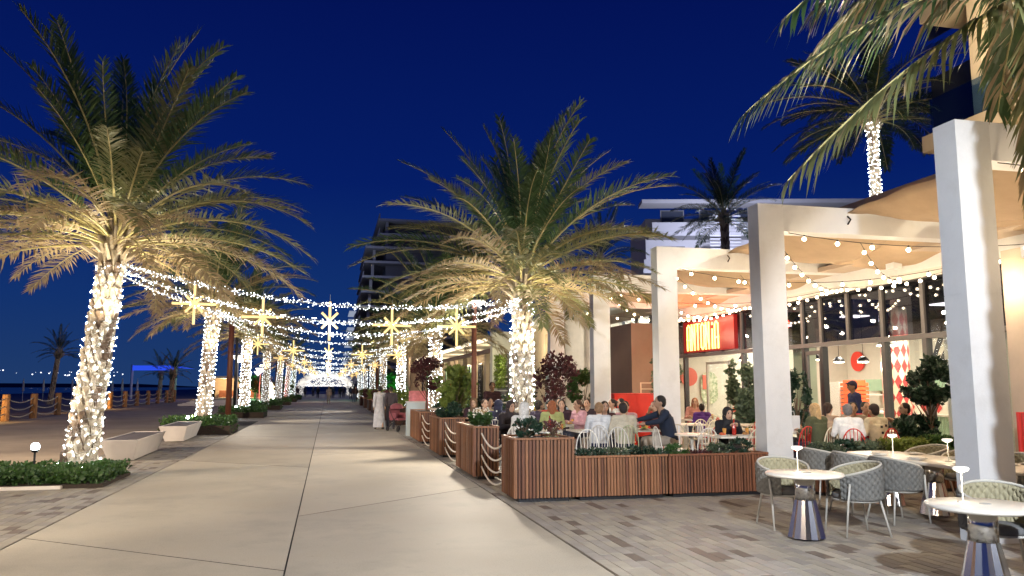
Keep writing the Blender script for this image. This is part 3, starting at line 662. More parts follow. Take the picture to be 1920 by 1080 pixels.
# foreground palm just outside the right edge, its fronds hang into view
fgp = thing('foreground_palm', 'close palm whose drooping fronds hang into the top right corner', 'palm tree', (6.35, 5.2, 0))
tm, Cf, Rf = trunk_mesh(5.3, .26, .22, (0, 0), 91); link('trunk', tm, fgp)
def bigfrond(tip, sag, seed, m_, wd=.055, ll=.62, n=84, L=None):
    r = random.Random(seed); b = MB(); N = 16
    a = Vector((0, 0, 5.35)); c = Vector(tip); pts = []
    for i in range(N + 1):
        s = i / N; pts.append(a.lerp(c, s) + Vector((0, 0, sag * 4 * s * (1 - s))))
    b.tube(pts, [.026 * (1 - .85 * i / N) + .003 for i in range(N + 1)], 6, 1)
    for i in range(n):
        s = .08 + .92 * (i + .5) / n; f = s * N; k_ = min(int(f), N - 1); q = pts[k_].lerp(pts[k_ + 1], f - k_); d = (pts[k_ + 1] - pts[k_]).normalized()
        sdv = Vector((0, 0, 1)).cross(d).normalized(); up_ = d.cross(sdv); prof = min(1, (s) / .25) * (1 - .6 * max(0, (s - .55) / .45) ** 1.5)
        for sg_ in (-1, 1):
            l = ll * prof * r.uniform(.8, 1.1); fw = radians(58 - 30 * s + r.uniform(-8, 8)); v = r.uniform(-.15, .25)
            dl = (d * cos(fw) + (sdv * sg_ * cos(v) + up_ * sin(v)) * sin(fw)).normalized(); hg = r.uniform(.25, .75)
            w0 = dl.cross(up_).normalized() * wd * .5 * r.uniform(.7, 1.1)
            p1 = q + dl * l * .33 - Vector((0, 0, l * hg * .1)); p2 = q + dl * l * .66 - Vector((0, 0, l * hg * .42)); p3 = q + dl * l * .88 - Vector((0, 0, l * hg * .95))
            fo = up_ * wd * .12
            b.add([q + w0 * .4, q - w0 * .4, p1 + w0 + fo, p1 - w0 + fo, p2 + w0 * .75, p2 - w0 * .75, p3], [(0, 1, 3, 2), (2, 3, 5, 4), (4, 5, 6)], 0 if r.random() < .85 else 2)
    o = b.build('frond', [m_, RACH, LEAFP[2]], fgp)
for i, q in enumerate([((-2.62, .6, 3.42), .22, 1), ((-2.75, 1.0, 4.15), .35, 0), ((-2.9, .1, 4.6), .5, 0), ((.95, 1.55, 3.75), .45, 1), ((1.2, 2.2, 4.9), .7, 0), ((-2.2, -1.6, 4.2), .6, 0),
                      ((0, -2.7, 4.2), .6, 0), ((2.4, 0, 4.2), .6, 0), ((-.8, .9, 7.6), .2, 0), ((1.5, 1.5, 6.6), .4, 0), ((-2.0, .4, 6.3), .6, 0), ((1.8, -1.4, 5.2), .6, 0), ((-2.0, 1.0, 5.2), .5, 0), ((-2.4, .2, 5.6), .5, 1), ((-1.7, 1.5, 5.0), .55, 0)]):
    bigfrond(q[0], q[1], 300 + i, LEAFP[q[2]])
l = lamp('palm_uplight', 'SPOT', (-.9, -.9, .6), 260, (1, .86, .6), fgp, size=.08, spot=80, blend=.8); aim(l, l.location, (-1.2, .5, 4.5))

# uplight fixtures & hedges
def leaf_cloud(box, n, size, seed, shape='box', fn=None):
    r = random.Random(seed); b = MB(); x0, x1, y0, y1, z0, z1 = box
    cx, cy, cz = (x0 + x1) / 2, (y0 + y1) / 2, (z0 + z1) / 2; k = 0
    bl = [(r.uniform(x0, x1), r.uniform(y0, y1), r.uniform(z0, z1), r.uniform(.5, 1)) for _ in range(12)]
    while k < n:
        x, y, z = r.uniform(x0, x1), r.uniform(y0, y1), r.uniform(z0, z1)
        if shape == 'ball':
            if all(((x - q[0]) / (x1 - x0)) ** 2 + ((y - q[1]) / (y1 - y0)) ** 2 + ((z - q[2]) / (z1 - z0)) ** 2 > (.2 * q[3] + .06) ** 2 for q in bl): continue
            d = ((x - cx) / (x1 - x0) * 2) ** 2 + ((y - cy) / (y1 - y0) * 2) ** 2 + ((z - cz) / (z1 - z0) * 2) ** 2
            if d > 1.0 or (d < .25 and r.random() < .7): 
                continue
            if r.random() < .35 and sin(x * 13 + seed) * sin(y * 11 + 1) * sin(z * 12 + 2) > .12: continue
        else:
            top = z1 - (z1 - z0) * .35 * (.5 + .5 * sin(x * 5 + seed) * sin(y * 6 + 2)) * r.random()
            if z > top: continue
        a = r.uniform(0, 2 * pi); el = r.uniform(-.3, 1.2); s = size * r.uniform(.45, 1.5)
        d = Vector((cos(a) * cos(el), sin(a) * cos(el), sin(el))); u = d.orthogonal().normalized(); u = (u + d.cross(u) * r.uniform(-1, 1)).normalized() * s * .38
        p = Vector((x, y, z)); q = p + d * s * .5; tip = p + d * s; nrm = d.cross(u).normalized() * s * .08
        b.add([p, q + u + nrm, tip, q - u + nrm], [(0, 1, 2), (0, 2, 3)]); k += 1
    return b
for i in range(7):
    for sd in ((0,) if i > 0 else (0,)):
        x = -4.4; y = LY[i] - .2; t = thing('hedge', '%s clipped green hedge around the foot of a lit palm in the left row' % ordn[i] if i else 'low leafy hedge with a ground lamp around the foot of the big leaning palm', 'hedge', (x, y, 0), group='hedges round the left palms')
        hh = .42 if i == 0 else .62
        bx = (-2.2, .72, -1.6, .35, 0.05, .30) if i == 0 else (-1.4, 1.0, -1.4, 1.4, .05, hh)
        stuff(leaf_cloud(bx, 9000 if i == 0 else 6500 if i < 3 else 1800, .07 if i == 0 else (.085 if i < 3 else .14), 40 + i).build('leaves', GREEN[0] if i else GREEN[0], t))
        part('soil', SOIL, t, (bx[0], bx[1], bx[2], bx[3], 0, .06 if i == 0 else .3))
    if i < 5:
        t = thing('ground_lamp', '%s white ground floodlight in a left hedge' % ordn[i] if i else 'glowing white ground floodlight on a stake beside the big leaning palm', 'lamp', (-5.22, LY[i] - .35, 0) if i == 0 else (-4.9, LY[i] - 1.2, 0), group='ground floodlights')
        b = MB(); b.cyl(0, 0, 0, .5, .02, n=8); b.build('stake', BLACK, t)
        b = MB(); b.ball((0, 0, .6), .075 if i == 0 else .06, 14, 10); b.build('lens', mat('flood_glow', (1, 1, 1), emit=(.85, .97, 1), es=20), t, True)
        b = MB(); b.cyl(0, 0, .5, .55, .05, .07, n=12); b.build('housing', BLACK, t)
        l = lamp('flood', 'SPOT', (.15, -.1, .62), [90, 60, 50, 40, 30][i], (1, .86, .62), t, size=.05, spot=95, blend=.8); aim(l, l.location, (.9, .2, 4))
t = thing('access_cover', 'flat pale stone cover in front of the hedge at the lower left', 'cover', (-4.75, 14.98, 0)); b = MB(); b.bbox(-.5, .45, -.14, .14, 0, .05, .01); b.build('slab', COPING, t)

# ================================================================== GARLANDS AND STARS
def garland(a, c, mid, label, nbz, bs, seed, m, spread=.06):
    r = random.Random(seed); a = Vector(a); c = Vector(c); t = thing('light_garland', label, 'string lights', tuple(a), group='white light garlands over the promenade')
    k_ = (a.z + c.z) / 2 - mid
    P = lambda s: (c - a) * s - Vector((0, 0, k_ * 4 * s * (1 - s)))
    b = MB()
    for i in range(nbz):
        s = r.random(); p = P(s) + Vector((r.gauss(0, spread), r.gauss(0, spread), r.gauss(0, spread * .8)))
        b.octa(p, bs * r.uniform(.6, 1.2))
    stuff(b.build('bulbs', m, t)); b = MB(); b.tube([P(i / 24) for i in range(25)], .012, 4); b.build('cable', WIRE, t); return P, t
def star(loc, rz, lab, tilt=0, s=1.0):
    t = thing('star_light', lab, 'star light', loc, rz, 'star lights hung over the promenade', s)
    def bar(p, q, r=.025): b = MB(); b.tube([p, q], r, 8); b.build('tube', STARM, t)
    bar((0, 0, .03), (0, 0, .40)); bar((0, 0, -.03), (0, 0, -.42))
    if tilt: bar((0, .03, 0), (0, .42, 0)); bar((0, -.03, 0), (0, -.42, 0))
    else: bar((.03, 0, 0), (.42, 0, 0)); bar((-.03, 0, 0), (-.42, 0, 0))
    for sx in (-1, 1):
        for sz in (-1, 1): bar((sx * .02, 0, sz * .02), (sx * .165, 0, sz * .165))
    b = MB(); b.ball((0, 0, 0), .035, 10, 6); b.build('hub', STARM, t, True); b = MB(); b.tube([(0, 0, .40), (0, 0, .55)], .004, 4); b.build('hanger', WIRE, t)
    return t
star0 = []
gy = [16.9] + LY[1:] + [125, 140]
for i, y in enumerate(gy):
    z1 = [4.12, 4.6, 4.6, 4.6, 4.5, 4.5, 4.5, 4.5, 4.5][i]; z2 = [3.62, 4.0, 4.1, 4.2, 4.2, 4.2, 4.2, 4.2, 4.2][i]
    row = ordn[i] if i < 7 else ('eighth', 'ninth')[i - 7]
    for j, mid in enumerate((3.40, 3.05, 2.80)):
        P, _ = garland((-4.1, y - .15 + j * .12, z1 - .1 * j), (4.15, y + .1 + j * .1, z2 - .08 * j), mid, '%s row garland of white lights, %s strand' % (row, ['top', 'middle', 'lowest'][j]),
                [520, 240, 150, 110, 80, 70, 60, 50, 50][i], [.0085, .014, .017, .020, .024, .028, .032, .036, .04][i], 500 + i * 5 + j, BULBG if i == 0 else BULBF, .035)
    if i < 6:
        for k_, (x, z) in enumerate(((-2.69, 3.37), (-1.35, 3.13), (0, 3.08), (1.30, 3.00), (2.70, 3.0))):
            pos = ['leftmost', 'second from the left', 'middle', 'second from the right', 'rightmost'][k_]
            if i == 0:
                star0.append(star((x, y + .1, z), [.12, -.1, 0, .15, -.05][k_], '%s large glowing star of the nearest row over the promenade' % pos, tilt=(k_ == 2)))
            else: dup(star0[k_], (x, y + .1, z - .03), [.1, -.1, 0, .1, -.1][k_], '%s glowing star in the %s row over the promenade' % (pos, row), 'star lights hung over the promenade')
for x in (-2.2, 0, 2.2): lamp('garland_glow', 'POINT', (x, 16.9, 2.95), 16, (.85, .93, 1), None, size=.05)
for y in LY[1:4]: lamp('garland_glow', 'POINT', (0, y, 2.9), 40, (.85, .93, 1), None, size=.05)

# tunnel of lights at the far end
t = thing('light_tunnel', 'glowing white tunnel of string lights at the far end of the promenade', 'light tunnel', (-.4, 135, 0)); r = random.Random(5)
for k_ in range(10):
    b = MB(); pts = []
    for i in range(17):
        a = pi * i / 16; pts.append((-4.6 * cos(a), k_ * 5, 1.1 + 2.9 * sin(a) ** .8)) if 0 < i < 16 else pts.append((-4.6 * cos(a), k_ * 5, 0))
    b.tube(pts, .05, 5); b.build('arch', WHITE, t)
    b = MB()
    for i in range(260):
        s = r.random() * 15.999; a = int(s); p = Vector(pts[a]).lerp(Vector(pts[a + 1]), s - a); b.octa(p + Vector((r.gauss(0, .12), r.uniform(0, 4.5), r.gauss(0, .12))), .05)
    stuff(b.build('bulbs', BULBT, t))
b = MB()
for i in range(900): b.octa((r.uniform(-4.4, 4.4), 47, 1.8 + 2.2 * r.random() ** 1.5), .06)
stuff(b.build('light_curtain', BULBT, t))
for (x, y, c, lb, e_) in ((8, 105, (.05, 1, .2), 'green lit bush on the right of the far promenade', 420), (-9.5, 112, (.05, 1, .3), 'green lit bush on the left of the far promenade', 300), (-6.4, 96, (1, .12, .05), 'red lit bush on the left of the far promenade', 260)):
    t = thing('lit_bush', lb, 'bush', (x, y, 0)); stuff(leaf_cloud((-2.6, 2.6, -1, 1, .6, 3.4), 1500, .25, int(x * 3) + 50, 'ball').build('leaves', GREEN[0], t))
    b = MB(); b.cyl(0, 0, 0, 1.4, .12, n=8); b.build('stem', STEM, t); lamp('bush_light', 'POINT', (0, -2.4, 1.2), e_, c, t, size=.2)
t = thing('lit_ornament', 'glowing warm white upright light ornament beside the red lit bush', 'ornament', (-5.9, 88, 0)); b = MB()
for i in range(120): b.octa((rnd.gauss(0, .18), rnd.gauss(0, .15), rnd.uniform(.2, 2.2)), .06)
stuff(b.build('bulbs', mat('ornament_glow', (1, 1, 1), emit=(1, .8, .5), es=5, sampling='NONE'), t)); b = MB(); b.cyl(0, 0, 0, 2.2, .03, n=6); b.build('post', STEEL, t)

# ================================================================== STREET FURNITURE
def pole(loc, h, r0, label, head=True, mt=POLEW, spots=(), en=900, col=(1, .87, .70)):
    t = thing('lamp_post', label, 'lamp post', loc, 0, 'lamp posts along the promenade')
    b = MB(); b.cyl(0, 0, 0, h, r0, r0 * .85, 14); b.build('pole', mt, t, True)
    b = MB(); b.cyl(0, 0, 0, .06, r0 * 1.8, n=16); b.build('base_plate', BLACK, t)
    if head:
        b = MB(); b.lathe([(.05, .02), (.30, .02), (.31, .05), (.1, .1)], 24, (0, 0, h)); b.build('lamp_head', WHITE, t, True)
        b = MB(); b.cyl(0, 0, h - .01, h + .015, .29, n=24); b.build('diffuser', mat('post_glow', (1, 1, 1), emit=(1, .93, .8), es=4), t)
    for (tx, ty, k_, ang) in spots:
        dx, dy = tx - loc[0], ty - loc[1]; d = sqrt(dx * dx + dy * dy) or 1
        p = Vector((dx / d * .22, dy / d * .22, h - .25)) if d > .5 else Vector((.3, 0, h - .25))
        b = MB(); q = Vector((dx, dy, -h)).normalized(); b.tube([p - q * .12, p + q * .02], [.04, .07], 10); b.tube([(0, 0, h - .2), tuple(p - q * .1)], .012, 5); b.build('floodlight', BLACK, t)
        l = lamp('spot', 'SPOT', p + q * .05, en * k_, col, t, size=.14, spot=ang, blend=.6); aim(l, l.location, (dx, dy, 0))
    return t
pole((3.78, 20.8, 0), 3.95, .075, 'brown lamp post with a white disc lamp behind the slatted planters', spots=((-.6, 12.6, 1.05, 76), (-.4, 20.5, .9, 58), (-.4, 26.5, .9, 50), (7, 17, .8, 60)))
pole((-5.0, 43.7, 0), 6.2, .15, 'thick brown lamp post at the corner of the second left hedge', head=False, spots=((-.5, 33, 1.6, 40), (-.5, 41, 1.2, 36), (-.5, 50, 1.2, 34)))
pole((-5.3, 49.2, 0), 5.9, .09, 'thin black lamp post beside the third left hedge', head=False, mt=BLACK)
pole((-4.9, 2.5, 0), 5.2, .1, 'lamp post out of sight left of the camera', col=(1, .86, .66), spots=((-.3, 9.5, 1.4, 70), (-7, 11, .8, 80), (-4.5, 18, 2.2, 50)))
pole((-14.5, 13, 0), 6.0, .12, 'added lamp post out of sight, brightening the left plaza', spots=((-9, 26, 6, 80), (-12, 42, 8, 55), (-8, 15, 2.5, 90), (-5, 22, 3.5, 50)), col=(1, .80, .60))  # post added out of view to lift the dark plaza and benches
pole((2.9, -.8, 0), 5.0, .08, 'lamp post out of sight behind the camera', spots=((4.6, 9.5, 1.5, 75), (-1, 6.5, 1.0, 90), (6.9, 12, 1.9, 60)), col=(.86, .92, 1))
pole((3.7, 62, 0), 5.6, .12, 'brown lamp post beside the fourth right palm', head=False, spots=((-.5, 56, 1.8, 34), (-.5, 67, 1.8, 30), (-.5, 80, 2, 26)))
pole((-5.1, 84, 0), 5.8, .14, 'brown lamp post beyond the fifth left palm', head=False, spots=((-.5, 92, 2, 30), (-.5, 105, 2, 24)))
for i, (x, y, h) in enumerate(((-7.4, 70, 4.0), (-7.6, 95, 3.5), (-9.5, 115, 3.5))):
    t = thing('garden_lamp', 'slim white lamp post with a glowing cone top, %s on the left plaza' % ['nearest', 'second', 'farthest'][i], 'lamp post', (x, y, 0), group='cone topped lamps on the left plaza')
    b = MB(); b.cyl(0, 0, 0, h - .2, .06, n=8); b.build('pole', WHITE, t); b = MB(); b.lathe([(.08, -.3), (.5, .25), (.5, .3)], 14, (0, 0, h)); b.build('lamp_shade', mat('cone_glow', (1, 1, 1), emit=(1, .96, .85), es=2.5), t)
    lamp('garden_light', 'POINT', (0, 0, h + .5), 350, (1, .85, .6), t, size=.2)

def bench(y, lab):
    t = thing('bench', lab, 'bench', (-4.62, y, 0), radians(1.5), 'white concrete benches')
    b = MB(); w0, w1, l0, l1, h = .27, .41, 1.5, 1.85, .50
    lo = [(-w0, -l0, .02), (w0, -l0, .02), (w0, l0, .02), (-w0, l0, .02)]; hi = [(-w1, -l1, h), (w1, -l1, h), (w1, l1, h), (-w1, l1, h)]
    ri = [(-w1 + .05, -l1 + .05, h), (w1 - .05, -l1 + .05, h), (w1 - .05, l1 - .05, h), (-w1 + .05, l1 - .05, h)]; dn = [(p[0], p[1], h - .05) for p in ri]
    v = lo + hi + ri + dn; f = [(3, 2, 1, 0), (12, 13, 14, 15)]
    for i in range(4):
        j = (i + 1) % 4; f += [(i, j, 4 + j, 4 + i), (4 + i, 4 + j, 8 + j, 8 + i), (8 + i, 8 + j, 12 + j, 12 + i)]
    b.add(v, f); o = b.build('body', COPING, t); bv = o.modifiers.new('b', 'BEVEL'); bv.width = .012; bv.segments = 2; bv.limit_method = 'ANGLE'
    for k_ in range(6):
        x = -.345 + k_ * .117; part('slat', mat('bench_slat', (.13, .12, .125), .6, noise=.2), t, (x, x + .105, -1.76, 1.76, h - .046, h - .012))
bench(21.5, 'nearest white concrete bench with a dark slatted top beside the lit palm'); bench(28.0, 'farther white concrete bench with a dark slatted top before the second hedge')

# rope fence on the beach side
posts = []; fp = [(-15.5, 39.5), (-15.52, 44.2), (-15.6, 48.3), (-15.9, 53.3), (-16.0, 58), (-16.2, 62.9), (-16.5, 67.7), (-16.5, 72.3), (-16.6, 77), (-16.7, 82), (-16.8, 87), (-16.9, 92), (-17, 97)]
bm_ = MB(); bm_.cyl(0, 0, 0, 1.28, .19, .175, 14); bm_.lathe([(.175, 1.28), (.15, 1.32), (.02, 1.33)], 14); PM = bm_.mesh('fence_post', mat('fence_wood', (.30, .15, .06), .7, noise=.35, scale=4, stretch=(4, 4, .6), bump=.4))
rf = thing('rope_fence', 'wooden post and rope fence between the plaza and the beach', 'fence', (0, 0, 0))
ROPE = mat('rope', (.62, .55, .42), .8, bump=.4)
for i, (x, y) in enumerate(fp):
    link('post', PM, rf, (x, y, 0), i)
    if i:
        x0, y0 = fp[i - 1]
        for z in (1.1, .72, .36):
            b = MB(); b.tube([(x0 + (x - x0) * s / 8, y0 + .17 + (y - y0 - .34) * s / 8, z - .22 * 4 * (s / 8) * (1 - s / 8)) for s in range(9)], .03, 5); b.build('rope', ROPE, rf)
for i, (x, y) in enumerate(((-15.9, 43), (-17.0, 67))):
    t = thing('ground_lamp', 'warm ground light in the grass tuft %s' % ['at the near end of the rope fence', 'behind the big lit palm trunk'][i], 'lamp', (x - .9, y, 0)); b = MB(); b.ball((0, 0, .25), .09, 10, 6); b.build('lens', mat('warm_flood', (1, 1, 1), emit=(1, .7, .25), es=8), t)
    b = MB(); b.cyl(0, 0, -.3, .2, .03, n=8); b.build('stake', BLACK, t); lamp('warm_light', 'POINT', (.3, -.5, .8), 160, (1, .62, .22), t, size=.1)
    t = thing('beach_shrub', 'grassy shrub beside the rope fence, lit warm, %s' % ['at the left edge', 'behind the big lit palm trunk'][i], 'shrub', (x - 1.4, y + 2.2, -.2)); stuff(leaf_cloud((-1.1, 1.1, -1.5, 1.5, 0, 1.2), 1200, .2, 70 + i, 'ball').build('leaves', GREEN[4], t))
# beach parasols (closed) far out
t0 = None
for i in range(26):
    x, y = -rnd.uniform(24, 78), rnd.uniform(92, 135); y = max(y, -x * 1.35)
    if t0 is None:
        t0 = t = thing('beach_parasol', 'closed pale beach parasol in the dark rows on the beach', 'parasol', (x, y, -.3), group='closed parasols on the dark beach')
        b = MB(); b.cyl(0, 0, 0, 3.1, .035, n=6); b.build('pole', STEEL, t); b = MB(); b.lathe([(.05, 1.3), (.17, 1.45), (.12, 2.6), (.02, 3.2)], 8); b.build('canopy', mat('parasol_cloth', (.5, .5, .52), .9), t)
    else: dup(t0, (x, y, -.3), 0, 'closed pale beach parasol in the dark rows on the beach', 'closed parasols on the dark beach')
t = thing('shade_structure', 'blue lit shade cloth between pale posts on the beach', 'shade structure')
for (x, y, h) in ((-30.8, 138.5, 5.2), (-19.2, 109.6, 4.9), (-34.5, 130, 4.8), (-16.2, 118, 4.3)):
    b = MB(); b.cyl(x, y, -.3, h, .2, n=8); b.build('post', mat('pale_post', (.4, .45, .55), .5), t)
b = MB(); b.add([(-30.8, 138.5, 5.1), (-19.2, 109.6, 4.4), (-19.2, 109.6, 3.8), (-30.8, 138.5, 4.3), (-28, 139, 4.9), (-17, 110.5, 4.0)], [(0, 1, 2, 3), (0, 4, 5, 1)]); b.build('shade_cloth', mat('blue_lit_cloth', (.05, .06, .5), .8, emit=(.03, .10, 1), es=.5), t)  # blue lighting on the cloth put into its colour and emission
pg = thing('beach_pergola', 'low flat roofed beach kiosk glowing warm behind the second left palm', 'pergola', (-17.9, 131, 0))
part('roof', COPING, pg, (-.5, 9, 0, 6, 3.0, 3.35)); part('wall', STUCCO, pg, (0, 8, 5, 5.3, 0, 2.99)); part('counter', POLEW, pg, (1, 7, 3.6, 4.2, 0, 1.1))
for x in (0, 2.8, 5.6, 8.4): part('post', POLEW, pg, (x, x + .22, .1, .32, 0, 2.99))
for x in (2, 6): lamp('pergola_light', 'POINT', (x, 2, 2.5), 420, (1, .72, .35), pg, size=.2)
for i in range(5): 
    t = thing('garden_step', '%s long low pale step terrace of the planted area left of the far promenade' % ordn[i], 'steps', (-13, 76 + i * 2.2, 0)); part('tread', COPING, t, (0, 6.4, 0, 1.2, 0, .16 + .05 * i))

# ---- slatted planters
def planter(x0, x1, y0, y1, z1, label, wood=WOOD, slats=True, pitch=.055, group='slatted wooden planters'):
    t = thing('planter', label, 'planter', (x0, y0, 0), 0, group); W, D = x1 - x0, y1 - y0
    part('body', WOODCORE, t, (.03, W - .03, .03, D - .03, .07, z1 - .06)); part('soil', SOIL, t, (.05, W - .05, .05, D - .05, z1 - .059, z1 - .04))
    part('plinth', BLACK, t, (.08, W - .08, .06, D - .06, .0, .069))
    rb_ = MB(); o = .045
    for q in ((0, W, 0, o), (0, W, D - o, D), (0, o, o, D - o), (W - o, W, o, D - o)): rb_.box(q[0], q[1], q[2], q[3], z1 - .03, z1)
    rb_.build('rim', wood, t)
    r = random.Random(int(x0 * 100 + y0))
    h = z1 - .035 - .06
    ms = []
    for (wd, dp) in ((.036, .03), (.026, .018), (.040, .036)):
        b = MB(); b.bbox(-wd / 2, wd / 2, -dp, 0, 0, h, .003); ms.append(b)
    cache = {}
    def put(x, y, rz):
        k_ = r.choice([0, 0, 1, 2]); w_ = wood if r.random() < .8 else WOODD
        if (k_, w_.name) not in cache: cache[(k_, w_.name)] = ms[k_].mesh('slat', w_)
        link('slat', cache[(k_, w_.name)], t, (x, y, .06), rz)
    n = int(W / pitch)
    for i in range(n): put((i + .5) * W / n, .03, 0)
    n = int(D / (pitch if slats else .09))
    for i in range(n): put(.03, (i + .5) * D / n, -pi / 2)
    if x1 > 6.5 and y0 < 12:
        for i in range(n): put(W - .03, (i + .5) * D / n, pi / 2)
    return t
planter(2.72, 3.66, 11.6, 12.52, .94, 'tall dark slatted planter at the near corner of the terrace', WOOD)
planter(3.67, 5.17, 11.6, 12.0, .66, 'low reddish slatted planter right of the tall corner planter', WOOD, pitch=.05)
planter(5.19, 6.9, 11.6, 12.0, .66, 'low darker slatted planter ending at the white portal column', WOODD, pitch=.05)
planter(2.66, 3.14, 14.6, 16.72, .97, 'second tall slatted planter along the promenade, with white flowers', WOOD)
planter(2.68, 3.3, 19.3, 21.4, .95, 'third tall slatted planter along the promenade, by the brown lamp post', WOOD, slats=False)
planter(2.72, 3.4, 24.1, 26.9, .95, 'fourth tall slatted planter along the promenade, with a dark red tree', WOOD, slats=False)
planter(7.55, 10.6, 11.2, 11.6, .65, 'long low slatted planter behind the grey woven chairs', WOODD, pitch=.06)
for i, y in enumerate((36, 41, 46.5, 52, 58, 65, 73)):
    t = thing('planter', '%s small dark planter of yellow flowers farther along the right side' % ordn[i], 'planter', (2.9, y, 0), group='small far planters'); part('body', WOODCORE, t, (0, .8, 0, 2.6, 0, .75)); part('rim', WOOD, t, (-.02, .82, -.02, 2.62, .751, .8))
    t = thing('flowering_plant', 'yellow and red flowers in the %s small planter on the right side' % ordn[i], 'plant', (2.9, y, .8)); stuff(leaf_cloud((.0, .8, 0, 2.6, 0, .7), 500, .13, 90 + i).build('leaves', [GREEN[1], GREEN[3]][i % 2], t))
# rope swags between tall planters
for i, (ya, yb) in enumerate(((12.54, 14.56), (16.74, 19.26), (21.42, 24.06))):
    t = thing('rope_barrier', ['white rope swags in the gap behind the tall corner planter', 'white rope swags between the second and third tall planters', 'white rope swags between the third and fourth tall planters'][i], 'rope barrier', (2.80, 0, 0), group='rope swags between planters')
    for z in (.84, .64, .44, .24):
        b = MB(); b.tube([(.16 * (1 if 0 else 1) * (1 - s / 12) * 0, ya + (yb - ya) * s / 12, z - .19 * 4 * (s / 12) * (1 - s / 12)) for s in range(13)], .016, 6); b.build('rope', mat('white_rope', (.75, .70, .6), .7), t)

def plant(loc, box, n, size, seed, label, m, shape='box', stem=None, cat='plant', name='shrub', extra=None):
    t = thing(name, label, cat, loc, 0)
    ob = leaf_cloud(box, n, size, seed, shape)
    if extra:
        r = random.Random(seed)
        for _ in range(extra): p = (r.uniform(box[0], box[1]), r.uniform(box[2], box[3]), r.uniform(box[5] - .15, box[5] + .03)); ob.octa(p, .018, 1)
    stuff(ob.build('leaves', [m, mat('blossom', (.8, .78, .7), .8)], t))
    if stem:
        r = random.Random(seed); b = MB(); zc = (box[4] + box[5]) / 2
        b.tube([(0, 0, 0), (.02, 0, zc * .6), (0, .01, zc)], [.03, .022, .012], 6)
        for i in range(14):
            a = i * 2.4; z = box[4] * .8 + (box[5] - box[4]) * .5 * r.random(); b.tube([(0, 0, z * .8), (cos(a) * (box[1] - box[0]) * .35, sin(a) * (box[3] - box[2]) * .35, z + (box[5] - box[4]) * .4)], [.012, .004], 4)
        b.build('stem', STEM, t)
    return t
plant((2.95, 11.9, .9), (-.15, .3, -.2, .3, 0, .32), 900, .055, 1, 'small dark leafy bush on the left of the tall corner planter', GREEN[2], 'ball', True)
plant((3.42, 12.0, .9), (-.2, .2, -.2, .3, .02, .3), 260, .04, 2, 'sparse dark twigs on the right of the tall corner planter', GREEN[3], 'ball', True)
for i, (x, h, g_) in enumerate(((3.95, .14, 2), (4.35, .13, 4), (4.8, .15, 2), (5.05, .10, 2), (5.42, .2, 0), (5.8, .08, 3), (6.12, .2, 4), (6.5, .26, 2))):
    plant((x, 11.8, .61), (-.2, .2, -.13, .13, 0, h), 260 + int(900 * h), .045, 10 + i, 'small low plant in the low slatted planters, number %d from the left' % (i + 1) if 0 else '%s low plant in the low slatted planters' % ['leftmost', 'second from the left', 'third from the left', 'fourth from the left', 'fifth from the left, bright green', 'sixth from the left, reddish', 'seventh from the left', 'rightmost, dark and tallest'][i], GREEN[g_], 'ball' if h > .15 else 'box')
plant((2.9, 15.2, .92), (-.22, .22, -.5, .6, 0, .34), 2600, .05, 31, 'green bush with white blossoms on the second tall planter', GREEN[0], 'ball', None, extra=60)
plant((2.95, 20.2, .9), (-.3, .4, -.8, .9, 0, .4), 1500, .07, 32, 'dark low bush on the third tall planter', GREEN[2], 'ball')
plant((3.75, 23.6, .0), (-.7, .6, -.7, .7, .9, 2.3), 2600, .12, 33, 'rounded yellow green lit tree behind the third tall planter', GREEN[1], 'ball', True, 'tree', 'small_tree')
plant((3.1, 25.6, .9), (-.62, .65, -.7, .7, .5, 1.75), 2600, .07, 34, 'dark red leaved tree standing in the fourth tall planter', GREEN[3], 'ball', True, 'tree', 'small_tree')
plant((6.16, 21.4, .1), (-.75, .75, -.6, .6, .9, 2.6), 1500, .10, 35, 'thin reddish tree between the near palm trunk and a white column', GREEN[3], 'ball', True, 'tree', 'small_tree')
plant((7.6, 23.1, .1), (-.5, .45, -.4, .4, .9, 2.1), 1800, .10, 36, 'rounded green bush left of the lilac lit white column', GREEN[0], 'ball', True, 'tree', 'small_tree')
plant((7.95, 17.9, .1), (-.4, .4, -.5, .5, 1.2, 2.5), 900, .09, 37, 'thin olive tree in front of the white column left of the red sign', GREEN[4], 'ball', True, 'tree', 'olive_tree')
plant((9.7, 17.4, .1), (-.35, .33, -.5, .5, .6, 2.3), 2600, .10, 38, 'tall leafy potted tree left of the white portal column under the sign', GREEN[4], 'ball', True, 'tree', 'small_tree')
plant((10.2, 17.0, .1), (-.5, .5, -.4, .4, .2, 1.4), 1800, .10, 39, 'dense low bush beside the leafy potted tree under the sign', GREEN[0], 'ball', None)
plant((10.45, 16.3, .1), (-.2, .2, -.4, .4, .6, 2.1), 1800, .09, 40, 'dark tall shrub just right of the white portal column', GREEN[2], 'ball', True, 'tree', 'small_tree')
plant((10.22, 11.9, .1), (-.5, .45, -.35, .35, 1.25, 2.15), 2400, .085, 41, 'dark blue green tree crown left of the nearest portal column', GREEN[2], 'ball', True, 'tree', 'small_tree')
plant((10.0, 11.95, .1), (-.45, .45, -.3, .35, .6, 1.1), 1800, .085, 42, 'dark lower bush below the blue green tree crown', GREEN[2], 'ball')
